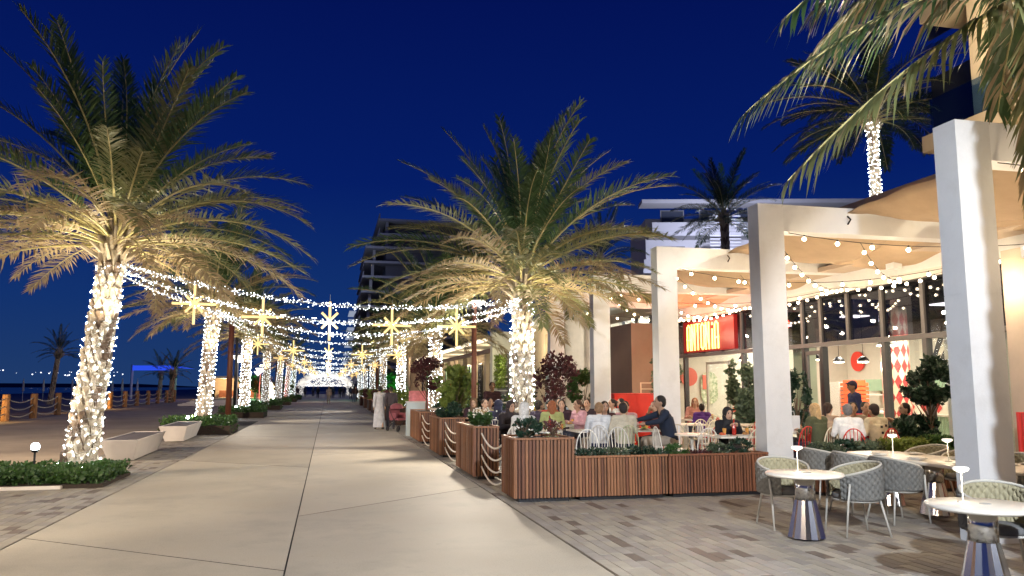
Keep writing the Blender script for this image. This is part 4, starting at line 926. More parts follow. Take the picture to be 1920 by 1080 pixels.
for i, (x, g_, h) in enumerate(((7.8, 4, .2), (8.15, 2, .24), (8.55, 4, .22), (8.95, 1, .26), (9.3, 1, .25), (9.6, 1, .28), (9.95, 0, .3), (10.35, 0, .34))):
    plant((x, 11.4, .6), (-.26, .26, -.16, .16, 0, h), 1100, .05, 50 + i, '%s plant in the long low planter behind the woven chairs' % ['leftmost reddish', 'second dark', 'third dull green', 'fourth yellow green', 'fifth yellow', 'sixth bright yellow green', 'seventh fresh green', 'rightmost tall green'][i], GREEN[g_], 'ball' if i % 2 else 'box')
stuff(tag(leaf_cloud((9.4, 9.58, 42.5, 45.6, 1.6, 3.5), 1600, .12, 77).build('wall_leaves', GREEN[1]), 'yellow green leaves of the vertical garden', 'plant'))
lamp('garden_light', 'POINT', (8.6, 43, 3.2), 90, (1, .95, .5), bpy.data.objects['climbing_garden'] if 0 else None, size=.1)
for i, (x, y) in enumerate(((5.6, 27), (7.0, 29.5), (8.4, 31), (5.3, 33.5))):
    plant((x, y, 0), (-1.0, 1.0, -.8, .8, .1, 1.5), 1500, .12, 60 + i, 'dark green bush behind the seated diners, %s of four' % ['first', 'second', 'third', 'fourth'][i], GREEN[[2, 1, 2, 0][i]], 'ball')

# ---- kiosk board, stroller, red counter
t = thing('menu_stand', 'pale blue upright menu stand at the corner of the fourth planter', 'stand', (2.72, 27.9, 0)); part('body', mat('pale_blue', (.45, .55, .60), .5, noise=.05), t, (0, .62, 0, .5, 0, 1.15)); part('top', WHITE, t, (-.02, .64, -.02, .52, 1.151, 1.19))
t = thing('pink_menu_board', 'pink poster board standing behind the pale blue stand', 'board', (2.85, 28.7, 0)); part('board', mat('pink_board', (.65, .22, .25), .6, noise=.3, scale=5), t, (0, .7, 0, .05, .9, 1.55)); part('leg', STEEL, t, (.05, .1, 0, .05, 0, .9)); part('leg', STEEL, t, (.6, .65, 0, .05, 0, .9))
t = thing('stroller', 'pink and black baby stroller beside the man in the white robe', 'stroller', (2.72, 31.0, 0), .5)
PK = mat('stroller_pink', (.28, .08, .10), .8); b = MB(); b.box(-.22, .22, -.2, .35, .42, .5); b.box(-.22, .22, .3, .38, .5, .85); b.box(-.24, -.2, -.1, .35, .5, .7); b.box(.2, .24, -.1, .35, .5, .7); b.build('seat', PK, t)
b = MB(); b.lathe([(.26, 0), (.24, .12), (.12, .2), (0.01, .22)], 12, (0, .2, .85)); b.build('hood', PK, t)
b = MB(); [b.tube([(s * .24, -.3, .08), (s * .24, .5, 1.0)], .014, 5) for s in (-1, 1)]; [b.tube([(s * .24, .42, .08), (s * .24, -.1, .5)], .014, 5) for s in (-1, 1)]; b.tube([(-.24, .5, 1), (.24, .5, 1)], .018, 6); b.build('frame', BLACK, t)
for sx in (-1, 1):
    for y in (-.3, .42):
        b = MB(); b.X = Matrix.Translation((sx * .25, y, .09)) @ Matrix.Rotation(pi / 2, 4, 'Y'); b.cyl(0, 0, -.02, .02, .09, n=14); b.build('wheel', BLACK, t)
t = thing('host_counter', 'bright red angled host counter behind the diners', 'counter', (8.3, 20.9, .12))
RP = mat('red_paint', (.78, .045, .025), .45, noise=.05)
b = MB(); pr = [(-.5, 1.5), (-.5, .1), (.6, -.7), (1.0, .5), (1.0, 1.5)]
b.add([(p[0], p[1], 0) for p in pr] + [(p[0], p[1], 1.35 if i < 2 or 1 else 1.1) for i, p in enumerate(pr)], [tuple(range(5))[::-1], tuple(range(5, 10))] + [(i, (i + 1) % 5, (i + 1) % 5 + 5, i + 5) for i in range(5)]); b.build('body', RP, t)
b = MB(); b.add([(p[0] * 1.04, p[1] * 1.04, 1.352) for p in pr] + [(p[0] * 1.04, p[1] * 1.04, 1.39) for p in pr], [tuple(range(5))[::-1], tuple(range(5, 10))] + [(i, (i + 1) % 5, (i + 1) % 5 + 5, i + 5) for i in range(5)]); b.build('countertop', RP, t)
t = thing('menu_rack', 'small cream rack standing on the red counter', 'rack', (8.9, 21.3, 1.52)); [part('bar', CREAMM, t, q) for q in ((-.2, -.17, 0, .03, 0, .3), (.17, .2, 0, .03, 0, .3), (-.17, .17, 0, .03, .27, .3), (-.17, .17, 0, .03, .1, .13))]
# terrace deck
g = MB(); g.box(3.17, 6.955, 12.05, 26.4, .001, .12); g.box(6.955, 11.9, 12.13, 26.4, .001, .12); struct(g.build('terrace_deck', mat('deck_stone', (.34, .29, .25), .6, noise=.15, scale=3, bump=.2)))
DZ = .12

# ================================================================== FURNITURE
def woven_chair_meshes():
    out = []
    a0 = radians(-38); a1 = radians(218)   # back faces -Y ; angle measured so the opening is +Y
    def path(u, z):      # u in 0..1 along the shell from the right arm round the back to the left arm
        a = radians(62) - u * radians(304)
        rx, ry = .295 + .02 * (z - .5), .275 + .02 * (z - .5); return Vector((cos(a) * rx, sin(a) * ry * 1.02 + .0, z))
    def topz(u): return .66 + .15 * max(0, sin(pi * u)) ** 1.2
    nc = 40; nr = 4
    for side, m in ((1, FABRIC), (-1, FABRICI)):
        b = MB()
        for i in range(nc):
            u0, u1 = i / nc, (i + 1) / nc; um = (u0 + u1) / 2; zt = topz(um); zb = .41
            for j in range(nr + 1):
                off = (.5 if i % 2 else 0); z0 = zb + (zt - zb) * (j - off) / nr; z1 = zb + (zt - zb) * (j + 1 - off) / nr
                z0 = max(z0, zb); z1 = min(z1, zt)
                if z1 - z0 < .01: continue
                zm = (z0 + z1) / 2
                P = lambda u, z, o: (lambda q: Vector((q.x, q.y, 0)).normalized() * o + q)(path(u, z))
                e_ = .32 / nc; o1 = side * .036; o2 = side * .006
                v = [P(um, z0, side * .018), P(u0 - e_ * .6, zm, 0), P(um, z1, side * .018), P(u1 + e_ * .6, zm, 0), P(um, zm, o1), P(um, z0 * .72 + z1 * .28, o1 * .85), P(um, z0 * .28 + z1 * .72, o1 * .85)]
                fs = [(0, 3, 5), (3, 4, 5), (3, 6, 4), (3, 2, 6), (0, 5, 1), (5, 4, 1), (4, 6, 1), (6, 2, 1)]
                if side < 0: fs = [f[::-1] for f in fs]
                b.add(v, fs)
        N = 48
        for i in range(N):
            u0, u1 = i / N, (i + 1) / N
            P = lambda u, z, o: (lambda q: Vector((q.x, q.y, 0)).normalized() * o + q)(path(u, z))
            b.add([P(u0, .41, side * .005), P(u1, .41, side * .005), P(u1, topz(u1), side * .005), P(u0, topz(u0), side * .005)], [(0, 1, 2, 3) if side > 0 else (3, 2, 1, 0)])
        out.append(b.mesh('woven_back' if side > 0 else 'inner_weave', m, True))
    b = MB(); b.tube([path(i / 48, topz(i / 48) + .008) for i in range(49)], .014, 7); out.append(b.mesh('rim', mat('light_rim', (.52, .50, .44), .7), True))
    b = MB(); b.lathe([(.02, .405), (.25, .405), (.262, .43), (.25, .465), (.15, .478), (.02, .48)], 28); out.append(b.mesh('cushion', CUSH, True))
    b = MB(); b.tube([(cos(2 * pi * i / 24) * .265, sin(2 * pi * i / 24) * .25, .395) for i in range(24)], .013, 6, closed=True); out.append(b.mesh('seat_frame', mat('chair_metal', (.52, .50, .45), .4), True))
    legs = []
    for sx, sy in ((1, 1), (-1, 1), (1, -1), (-1, -1)):
        b = MB(); b.tube([(sx * .20, sy * .19, .40), (sx * .255, sy * .27, 0)] if sy < 0 else [(sx * .265, sy * .20, .60), (sx * .25, sy * .22, .40), (sx * .25, sy * .26, 0)], [.014, .010] if sy < 0 else [.013, .014, .010], 8); legs.append(b.mesh('leg', MATS['chair_metal'], True))
    return out, legs
WCM, WCL = woven_chair_meshes()
def woven(x, y, rz, label):
    t = thing('woven_armchair', label, 'armchair', (x, y, 0), rz, 'grey woven rope armchairs')
    for m in WCM: link(m.name.split('.')[0], m, t)
    for m in WCL: link('leg', m, t)
    return t
R = radians
woven(5.50, 8.93, R(172), 'grey woven armchair behind the nearest small round table, facing the camera')
woven(6.06, 8.33, R(82), 'grey woven armchair seen from behind right of the left round table')
woven(5.95, 6.16, R(150), 'woven armchair whose tan inner back shows behind the right round table')
woven(6.12, 5.35, R(80), 'grey woven armchair cut by the right edge beside the right round table')
woven(7.12, 8.95, R(-90), 'grey woven armchair with its back to the camera at the long table, nearest')
woven(7.08, 9.68, R(-92), 'grey woven armchair with its back to the camera at the long table, middle')
woven(7.05, 10.40, R(-88), 'grey woven armchair with its back to the camera at the long table, farthest left')
woven(8.02, 7.40, R(5), 'grey woven armchair at the near end of the long table, at the right edge')
woven(8.86, 8.9, R(90), 'tan lined woven armchair on the far side of the long table, nearest'); woven(8.86, 9.7, R(92), 'tan lined woven armchair on the far side of the long table, middle'); woven(8.86, 10.45, R(88), 'tan lined woven armchair on the far side of the long table, farthest')

def cone_base(t, x, y, zt, sc=1.0):
    n = 28; b = MB()
    prof = [(.125, 0, zt - .03), (.125, 0, .42 * sc + .0)]
    b.cyl(x, y, .435, zt - .04, .112, .112, 28); b.build('neck', CHROME, t, True)
    b = MB(); N = 20
    vs = []
    for z, r0_ in ((.43, .118), (.02, .212)):
        for j in range(N): a = 2 * pi * j / N; r = r0_ * (1 if j % 2 else .87); vs.append((x + r * cos(a), y + r * sin(a), z))
    b.add(vs, [(j, (j + 1) % N, N + (j + 1) % N, N + j)[::-1] for j in range(N)] + [tuple(range(N)), tuple(range(N, 2 * N))[::-1]]); b.build('cone_base', CHROME, t)
def table_lamp(loc, label):
    t = thing('table_lamp', label, 'table lamp', loc, 0, 'slim mushroom table lamps')
    b = MB(); b.lathe([(.045, 0), (.045, .008), (.006, .012), (.004, .24), (.01, .25)], 16); b.build('stem', STEEL, t, True)
    b = MB(); b.lathe([(.012, .245), (.058, .262), (.066, .28), (.055, .292), (.01, .296)], 20); b.build('lamp_shade', mat('lamp_cap', (.8, .78, .74), .3, emit=(1, .95, .85), es=.55), t, True)
    lamp('table_light', 'POINT', (0, 0, .2), 1.6, (1, .85, .6), t, size=.02)
def round_table(x, y, label, zt=.73, r=.43):
    t = thing('round_table', label, 'table', (x, y, 0), 0, 'small round stone tables'); b = MB(); b.lathe([(.05, zt - .038), (r - .02, zt - .038), (r, zt - .024), (r, zt - .012), (r - .012, zt), (.01, zt)], 56); b.build('tabletop', TOPM, t, True)
    cone_base(t, 0, 0, zt)
    b = MB(); b.cyl(.04, 0, zt, zt + .004, .045, n=16); b.build('cap', mat('cap_grey', (.3, .3, .3), .3), t)
round_table(5.31, 8.19, 'round stone table on a polished faceted steel cone, left of the two'); round_table(5.33, 5.69, 'round stone table on a polished faceted steel cone, in the lower right corner')
table_lamp((5.27, 8.25, .73), 'slim lit table lamp on the left round table'); table_lamp((5.27, 5.82, .73), 'slim lit table lamp on the right round table')
t = thing('long_table', 'long pale stone table on polished steel cones laid with plates', 'table', (7.95, 9.15, 0))
b = MB(); n = 64; pts = []
for j in range(n):
    a = 2 * pi * j / n; ca, sa = cos(a), sin(a); pts.append((.48 * abs(ca) ** .45 * (1 if ca > 0 else -1), 1.55 * abs(sa) ** .45 * (1 if sa > 0 else -1)))
b.add([(p[0] * .985, p[1] * .995, .695) for p in pts] + [(p[0], p[1], .712) for p in pts] + [(p[0], p[1], .725) for p in pts] + [(p[0] * .985, p[1] * .995, .735) for p in pts],
      [tuple(range(n))[::-1], tuple(range(3 * n, 4 * n))] + [(k_ * n + j, k_ * n + (j + 1) % n, (k_ + 1) * n + (j + 1) % n, (k_ + 1) * n + j) for k_ in range(3) for j in range(n)]); b.build('tabletop', TOPM, t)
for y in (-.85, .1, 1.0): cone_base(t, 0, y, .73)
table_lamp((7.88, 8.9, .735), 'slim lit table lamp on the long table, nearer one'); table_lamp((7.85, 9.9, .735), 'slim lit table lamp on the long table, farther one')
PL = mat('plate', (.74, .72, .68), .25)
b = MB(); b.lathe([(.05, 0), (.08, .004), (.13, .018), (.125, .02), (.07, .009), (.01, .008)], 24); PLM = b.mesh('plate', PL, True)
for i, (x, y) in enumerate(((7.66, 8.4), (7.66, 9.2), (7.66, 9.95), (8.22, 8.3), (8.22, 9.1), (8.22, 9.9))):
    o = link('plate', PLM, None, (x, y, .736)); tag(o, 'white plate on the %s side of the long table, %s from the near end' % (['near', 'far'][i > 2], ['first', 'second', 'third'][i % 3]), 'plate', 'plates on the long table')
    o = tag(part('napkin', mat('napkin', (.62, .60, .56), .8), None, (x - .05, x + .05, y - .09, y + .09, .757, .768)), 'folded napkin on the %s plate of the %s side of the long table' % (['first', 'second', 'third'][i % 3], ['near', 'far'][i > 2]), 'napkin', 'napkins on the long table')

# ---- hoop back bistro chairs
b = MB(); b.lathe([(.02, .44), (.185, .44), (.195, .452), (.185, .462), (.02, .462)], 20); SEATM = b.mesh('seat', STEEL, True)
hoop = [(.19 * cos(pi * i / 14) * (1 if 1 else 0), -.17 - .10 * ((.46 + .42 * sin(pi * i / 14) ** .75) - .46), .46 + .42 * sin(pi * i / 14) ** .75) for i in range(15)]
b = MB(); b.tube(hoop, .011, 6); HOOPM = b.mesh('back_hoop', STEEL, True)
RODM = []
for i in range(5):
    x = -.12 + i * .06; a = math.acos(max(-1, min(1, x / .19))); zt = .46 + .42 * sin(a) ** .75; b = MB(); b.tube([(x * .8, -.17, .46), (x, -.17 - .10 * (zt - .46), zt)], .007, 5); RODM.append(b.mesh('back_rod', STEEL))
LEGM = []
for sx, sy in ((1, 1), (-1, 1), (1, -1), (-1, -1)):
    b = MB(); b.tube([(sx * .13, sy * .13, .44), (sx * .20, sy * .21, 0)], .011, 6); LEGM.append(b.mesh('leg', STEEL))
def bistro(x, y, rz, label, m=STEEL, z=DZ):
    t = thing('bistro_chair', label, 'chair', (x, y, z), rz, 'hoop backed bistro chairs')
    link('seat', SEATM, t, m=m); link('back_hoop', HOOPM, t, m=m)
    for q in RODM: link('back_rod', q, t, m=m)
    for q in LEGM: link('leg', q, t, m=m)
    return t
def dine_table(x, y, lx, ly, label, round_=False, m=None):
    t = thing('dining_table', label, 'table', (x, y, DZ), 0, 'white dining tables'); m = m or TOPM
    if round_:
        b = MB(); b.lathe([(.02, .72), (lx, .72), (lx, .75), (.02, .75)], 28); b.build('tabletop', m, t)
    else: part('tabletop', m, t, (-lx, lx, -ly, ly, .72, .75))
    b = MB(); b.cyl(0, 0, .03, .715, .03, n=10); b.lathe([(.22, 0), (.22, .015), (.03, .03)], 20); b.build('pedestal', STEEL, t, True)
    return t
tabs = [(5.45, 14.75, .85, .4, 'long white table where the man in dark blue reaches across', 0), (4.9, 16.9, .4, .4, 'white table of the group just right of the palm trunk', 1), (4.05, 14.75, .35, .35, 'white table beside the woman in the white headscarf', 1),
        (3.95, 17.95, .35, .45, 'white table of the group left of the palm trunk', 0), (6.75, 12.55, .33, .30, 'white table in front of the woman in the black robe', 0), (6.35, 13.2, .3, .3, 'empty cream table left of the woman in the black robe', 1),
        (7.95, 14.6, .36, .36, 'empty cream table behind the woman in the black robe', 0), (7.9, 16.7, .38, .38, 'empty pale table before the sign door, nearer', 0), (9.3, 18.9, .38, .38, 'pale table of the two guests below the red sign', 0), (9.0, 16.2, .36, .36, 'empty pale table before the leafy potted tree', 0),
        (9.35, 12.7, .38, .36, 'table of the man in the white shirt behind the long planter', 0), (8.3, 13.4, .34, .34, 'table of the fair haired woman in olive', 0), (10.5, 13.2, .35, .35, 'table of the man in the red shirt by the glass', 0), (6.6, 19.0, .38, .38, 'white table in front of the red counter', 0), (5.4, 19.6, .38, .38, 'white table behind the pink shirted man', 0)]
TABL = {}
for x, y, lx, ly, lb, ro in tabs: dine_table(x, y, lx, ly, lb, bool(ro))
# empty chairs round the empty tables
CC = {'cream': CREAMM, 'red': REDM, 'white': STEEL, 'olive green': GREENM}
def ring(tx, ty, d, cols, where):
    for (nm_, dx, dy, a), c_ in zip((('near', 0, -1, 0), ('right', 1, 0, 90), ('far', 0, 1, 180), ('left', -1, 0, -90)), cols):
        if c_: bistro(tx + dx * d + rnd.uniform(-.04, .04), ty + dy * d + rnd.uniform(-.04, .04), radians(a + rnd.uniform(-12, 12)), '%s hoop backed chair on the %s side of %s' % (c_, nm_, where), CC[c_])
ring(6.35, 13.2, .5, ('white', None, 'cream', 'white'), 'the empty round table')
ring(7.95, 14.6, .55, ('cream', 'red', 'cream', 'white'), 'the table behind the black robed woman')
ring(7.9, 16.7, .58, ('cream', 'red', 'cream', 'cream'), 'the table before the sign door')
ring(9.0, 16.2, .56, ('red', 'red', 'cream', 'cream'), 'the table by the leafy tree')
ring(9.3, 18.9, .6, ('cream', None, None, 'cream'), 'the table below the red sign')
ring(6.6, 19.0, .6, ('white', 'red', 'white', None), 'the table by the red counter')
ring(5.4, 19.6, .6, ('white', 'cream', None, 'white'), 'the table behind the pink top')
ring(8.3, 13.4, .56, ('red', 'red', 'red', None), 'the table of the woman in olive')
ring(10.5, 13.2, .56, (None, 'red', None, 'red'), 'the table by the shop glass')
bistro(7.25, 12.5, R(60), 'red hoop backed chair right of the woman in the black robe', REDM); bistro(7.05, 12.28, R(-10), 'pale hoop backed chair behind the low planter beside the portal column', CREAMM)
bistro(4.25, 12.75, R(-20), 'white hoop backed chair just behind the tall corner planter', STEEL); bistro(4.9, 12.95, R(170), 'white hoop backed chair left of the man in the white shirt', STEEL)

# bottles, glasses and plates on the dining tables
b = MB(); b.lathe([(.034, 0), (.036, .02), (.036, .15), (.014, .21), (.013, .27), (.01, .275)], 12); BOT = b.mesh('bottle', mat('bottle_red', (.4, .03, .02), .15), True)
b = MB(); b.lathe([(.025, 0), (.033, .12), (.030, .12), (.022, .006)], 12); GLS = b.mesh('tumbler', mat('drink', (.65, .32, .08), .1), True)
k_ = 0
wh = {0: 'the long diners table', 1: 'the table right of the trunk', 2: 'the table beside the white headscarf', 3: 'the table left of the trunk', 4: 'the black robed woman\'s table', 8: 'the table below the sign', 10: 'the white shirted man\'s table', 11: 'the olive jacket table'}
for ti, w_ in wh.items():
    x, y, lx, ly = tabs[ti][:4]
    for j in range(2 + 3 * (ti == 0)):
        px = x + (j / (1 + 3 * (ti == 0)) - .5) * lx * 1.3; py = y - ly * .45
        o = link('plate', PLM, None, (px, py, DZ + .751)); tag(o, 'white plate with food on %s, %s from the left' % (w_, ordn[j]), 'plate')
        f_ = MB(); f_.ball((0, 0, .03), .06, 8, 5, sc=(1, 1, .45)); o2 = link('meal', f_.mesh('meal', mat('food%d' % (k_ % 3), [(.5, .25, .08), (.3, .35, .08), (.55, .12, .05)][k_ % 3], .7, noise=.4, scale=25), True), None, (px, py, DZ + .755)); tag(o2, 'mound of food on the %s plate on %s' % (ordn[j], w_), 'food')
        o = link('tumbler', GLS, None, (px + .12, py + .16, DZ + .751)); tag(o, 'amber drink in a glass on %s, %s from the left' % (w_, ordn[j]), 'glass'); k_ += 1
    o = link('bottle', BOT, None, (x + lx * .4, y + ly * .35, DZ + .751)); tag(o, 'red sauce bottle on %s' % w_, 'bottle')

# ================================================================== PEOPLE
tmpc = bpy.data.collections.new('tmp'); COL.children.link(tmpc)
def hull(parts, voxel, name, smooth=2):
    bm = bmesh.new()
    for p in parts:
        if p[0] == 'c':        # round cone a,b,ra,rb
            _, a, c, ra, rb = p; vs = []
            for ctr, r_ in ((a, ra), (c, rb)):
                for i in range(1, 6):
                    for j in range(10):
                        th = pi * i / 6; ph = 2 * pi * j / 10; vs.append(bm.verts.new((ctr[0] + r_ * sin(th) * cos(ph), ctr[1] + r_ * sin(th) * sin(ph), ctr[2] + r_ * cos(th))))
                vs.append(bm.verts.new((ctr[0], ctr[1], ctr[2] + r_))); vs.append(bm.verts.new((ctr[0], ctr[1], ctr[2] - r_)))
            g_ = bmesh.ops.convex_hull(bm, input=vs); kill = [v for v in g_['geom_interior'] + g_['geom_unused'] if isinstance(v, bmesh.types.BMVert)]
            if kill: bmesh.ops.delete(bm, geom=list(set(kill)), context='VERTS')
        elif p[0] == 'h':      # hull of ellipse rings (cx,cy,cz,rx,ry)
            vs = []
            for (cx, cy, cz, rx, ry) in p[1]:
                for j in range(14): a = 2 * pi * j / 14; vs.append(bm.verts.new((cx + rx * cos(a), cy + ry * sin(a), cz)))
            g_ = bmesh.ops.convex_hull(bm, input=vs); kill = [v for v in g_['geom_interior'] + g_['geom_unused'] if isinstance(v, bmesh.types.BMVert)]
            if kill: bmesh.ops.delete(bm, geom=list(set(kill)), context='VERTS')
        elif p[0] == 'e':      # ellipsoid
            _, c, rr = p; g_ = bmesh.ops.create_uvsphere(bm, u_segments=16, v_segments=12, radius=1); 
            for v in g_['verts']: v.co = Vector((v.co.x * rr[0] + c[0], v.co.y * rr[1] + c[1], v.co.z * rr[2] + c[2]))
    me = bpy.data.meshes.new(name); bm.to_mesh(me); bm.free()
    o = bpy.data.objects.new(name + '_tmp', me); tmpc.objects.link(o)
    m = o.modifiers.new('r', 'REMESH'); m.mode = 'VOXEL'; m.voxel_size = voxel; m.use_smooth_shade = True
    if smooth: m = o.modifiers.new('s', 'SMOOTH'); m.factor = .5; m.iterations = smooth
    return o
def face_parts(hc, s=1.0):
    x, y, z = hc
    return [('e', (x, y, z + .01), (.074, .092, .105)), ('e', (x, y + .022, z - .045), (.055, .062, .065)), ('c', (x, y + .085, z - .005), (x, y + .103, z - .028), .010, .014),
            ('e', (x - .075, y - .005, z - .012), (.012, .022, .03)), ('e', (x + .075, y - .005, z - .012), (.012, .022, .03)), ('c', (x - .022, y + .078, z - .058), (x + .022, y + .078, z - .058), .009, .009),
            ('c', (x - .035, y + .078, z + .028), (x + .035, y + .078, z + .028), .012, .012), ('c', (x, y - .005, z - .05), (x, y - .03, z - .17), .05, .055)]
def hand(w, d, up=(0, 0, 1)):
    w = Vector(w); d = Vector(d).normalized(); u = Vector(up); s_ = d.cross(u).normalized(); P = [('c', w, w + d * .05, .026, .030)]
    for i in range(4):
        o = s_ * (-.03 + .02 * i); l = [.06, .075, .07, .055][i]; a = w + d * .06 + o; m_ = a + d * l * .55; P += [('c', a, m_, .0115, .010), ('c', m_, m_ + (d * .75 - u * .6).normalized() * l * .5, .010, .009)]
    P += [('c', w + d * .02 + s_ * .03, w + d * .055 + s_ * .06, .013, .010)]; return P
def pose(kind, seed=0):
    r = random.Random(seed); J = {}
    if kind.startswith('sit'):
        lean = {'sit': .06, 'sitlean': .16, 'sitreach': .14, 'sitface': .10, 'sitrobe': .10}.get(kind, .06)
        J['pel'] = (0, 0, .54); J['che'] = (0, lean * .6, .84); J['nek'] = (0, lean, 1.03); J['hed'] = (0, lean + .045, 1.17)
        J['sh'] = [(-.175, lean * .9, .985), (.175, lean * .9, .985)]; J['hip'] = [(-.09, .02, .53), (.09, .02, .53)]; J['kn'] = [(-.12, .44, .52), (.13, .44, .52)]; J['an'] = [(-.12, .40, .09), (.13, .46, .09)]
        if kind == 'sitreach': J['el'] = [(-.22, .24, .86), (.24, .30, .92)]; J['ha'] = [(-.16, .48, .82), (.12, .58, .86)]
        elif kind == 'sitface': J['el'] = [(-.24, .20, .80), (.22, .24, .80)]; J['ha'] = [(-.06, .40, .82), (.08, .24, 1.06)]
        elif kind == 'sitphone': J['el'] = [(-.23, .14, .78), (.23, .14, .78)]; J['ha'] = [(-.06, .34, .96), (.07, .34, .96)]
        else: J['el'] = [(-.24, .10, .76), (.24, .10, .76)]; J['ha'] = [(-.13, .36, .80), (.13, .36, .80)]
    else:
        st = .0 if kind == 'stand' else .16
        J['pel'] = (0, 0, .93); J['che'] = (0, .0, 1.25); J['nek'] = (0, .0, 1.44); J['hed'] = (0, .035, 1.59); J['sh'] = [(-.18, 0, 1.39), (.18, 0, 1.39)]
        J['hip'] = [(-.09, 0, .92), (.09, 0, .92)]; J['kn'] = [(-.1, st * .9 + .02, .50), (.1, -st * .2 + .02, .50)]; J['an'] = [(-.1, st * 1.3, .09), (.1, -st * 1.6, .10)]
        J['el'] = [(-.23, -.03 - st * .5, 1.13), (.23, -.03 + st * .5, 1.13)]; J['ha'] = [(-.23, .04 - st * .6, .90), (.23, .05 + st * .9, .92)]
        if kind == 'carry': J['el'] = [(-.22, .04, 1.12), (.22, .04, 1.12)]; J['ha'] = [(-.12, .30, 1.12), (.12, .30, 1.12)]
    return J
V_ = Vector
def mk_body(kind, vox):
    J = pose(kind); P = face_parts(J['hed'])
    nk = J['nek']; P += [('c', J['sh'][0], J['sh'][1], .06, .06), ('h', [(J['che'][0], J['che'][1], J['che'][2] + .06, .155, .10), (J['pel'][0], J['pel'][1], J['pel'][2], .145, .105), (J['che'][0], J['che'][1], J['che'][2] - .12, .125, .095)]), ('c', J['che'], nk, .10, .05)]
    for i in (0, 1):
        P += [('c', J['sh'][i], J['el'][i], .048, .038), ('c', J['el'][i], J['ha'][i], .038, .024), ('c', J['hip'][i], J['kn'][i], .082, .055), ('c', J['kn'][i], J['an'][i], .054, .036)]
        a = J['an'][i]; P += [('c', a, (a[0], a[1] + .14, a[2] - .05), .04, .03)]
        d = (V_(J['ha'][i]) - V_(J['el'][i])).normalized()
        P += hand(J['ha'][i], d, (0, 0, 1) if abs(d.z) < .8 else (1 if i == 0 else -1, 0, 0))
    return hull(P, vox, 'body_' + kind, 1)
def mk_top(kind, vox, long_=True):
    J = pose(kind); c, p = J['che'], J['pel']; P = [('c', J['sh'][0], J['sh'][1], .074, .074), ('h', [(c[0], c[1], c[2] + .09, .178, .118), (c[0], c[1], c[2] - .08, .165, .118), (p[0], p[1], p[2] - .01, .172, .128)])]
    P += [('c', (c[0], c[1], c[2] + .08), (J['nek'][0], J['nek'][1] - .015, J['nek'][2] - .015), .10, .062)]
    for i in (0, 1):
        P.append(('c', J['sh'][i], J['el'][i], .067, .053))
        if long_: e_ = V_(J['el'][i]).lerp(V_(J['ha'][i]), .86); P.append(('c', J['el'][i], tuple(e_), .052, .038))
    return hull(P, vox, 'top_' + kind + ('L' if long_ else 'S'), 2)
def mk_pants(kind, vox):
    J = pose(kind); p = J['pel']; P = [('h', [(p[0], p[1], p[2] + .10, .155, .115), (p[0], p[1], p[2] - .06, .17, .125)])]
    for i in (0, 1): P += [('c', J['hip'][i], J['kn'][i], .098, .07), ('c', J['kn'][i], (J['an'][i][0], J['an'][i][1], J['an'][i][2] + .02), .068, .055)]
    return hull(P, vox, 'pants_' + kind, 2)
def mk_shoes(kind, vox):
    J = pose(kind); P = []
    for i in (0, 1): a = J['an'][i]; P += [('c', (a[0], a[1] - .03, a[2] - .035), (a[0], a[1] + .15, a[2] - .045), .045, .038)]
    return hull(P, vox, 'shoes_' + kind, 1)
def mk_robe(kind, vox):
    J = pose(kind); c, p = J['che'], J['pel']; P = [('c', J['sh'][0], J['sh'][1], .08, .08), ('h', [(c[0], c[1], c[2] + .09, .185, .125), (p[0], p[1], p[2], .20, .15)]), ('c', (c[0], c[1], c[2] + .08), (J['nek'][0], J['nek'][1] - .015, J['nek'][2] - .01), .10, .062)]
    if kind.startswith('sit'): P += [('h', [(0, .05, p[2] + .08, .2, .15), (0, .38, .58, .2, .1), (0, .42, .08, .24, .12), (0, .0, .45, .2, .15)])]
    else: P += [('h', [(p[0], p[1], p[2], .195, .145), (0, .03, .55, .21, .20), (0, .02, .09, .25, .27)])]
    for i in (0, 1): e_ = V_(J['el'][i]).lerp(V_(J['ha'][i]), .9); P += [('c', J['sh'][i], J['el'][i], .072, .062), ('c', J['el'][i], tuple(e_), .060, .058)]
    return hull(P, vox, 'robe_' + kind, 2)
def mk_hair(hc, style, vox):
    x, y, z = hc
    if style == 'short': P = [('e', (x, y - .018, z + .032), (.084, .094, .092)), ('e', (x, y - .045, z - .005), (.077, .066, .085))]
    elif style == 'long': P = [('e', (x, y - .018, z + .03), (.088, .098, .096)), ('e', (x, y - .06, z - .05), (.09, .06, .12)), ('c', (x, y - .07, z - .08), (x, y - .085, z - .24), .07, .05), ('c', (x - .07, y - .01, z - .02), (x - .075, y - .03, z - .17), .03, .025), ('c', (x + .07, y - .01, z - .02), (x + .075, y - .03, z - .17), .03, .025)]
    elif style == 'bun': P = [('e', (x, y - .018, z + .03), (.085, .096, .092)), ('e', (x, y - .055, z - .01), (.074, .056, .08)), ('e', (x, y - .115, z + .04), (.04, .04, .04)), ('c', (x, y - .12, z + .02), (x, y - .13, z - .12), .03, .018)]
    elif style == 'cap': P = [('e', (x, y - .012, z + .045), (.088, .102, .08)), ('c', (x - .03, y + .10, z + .055), (x + .03, y + .10, z + .055), .018, .018), ('c', (x - .02, y + .14, z + .05), (x + .02, y + .14, z + .05), .014, .014), ('e', (x, y - .045, z - .005), (.077, .062, .075))]
    else: P = [('e', (x, y - .022, z + .03), (.10, .103, .112)), ('e', (x, y - .045, z - .055), (.098, .08, .10)), ('h', [(x, y - .03, z - .10, .085, .085), (x, y - .05, z - .18, .13, .10), (x, y - .05, z - .26, .175, .12)])]
    return hull(P, vox, 'hair_' + style, 1)
jobs = {}
KINDS = ['sit', 'sitreach', 'sitface', 'sitphone', 'stand', 'walk', 'carry']
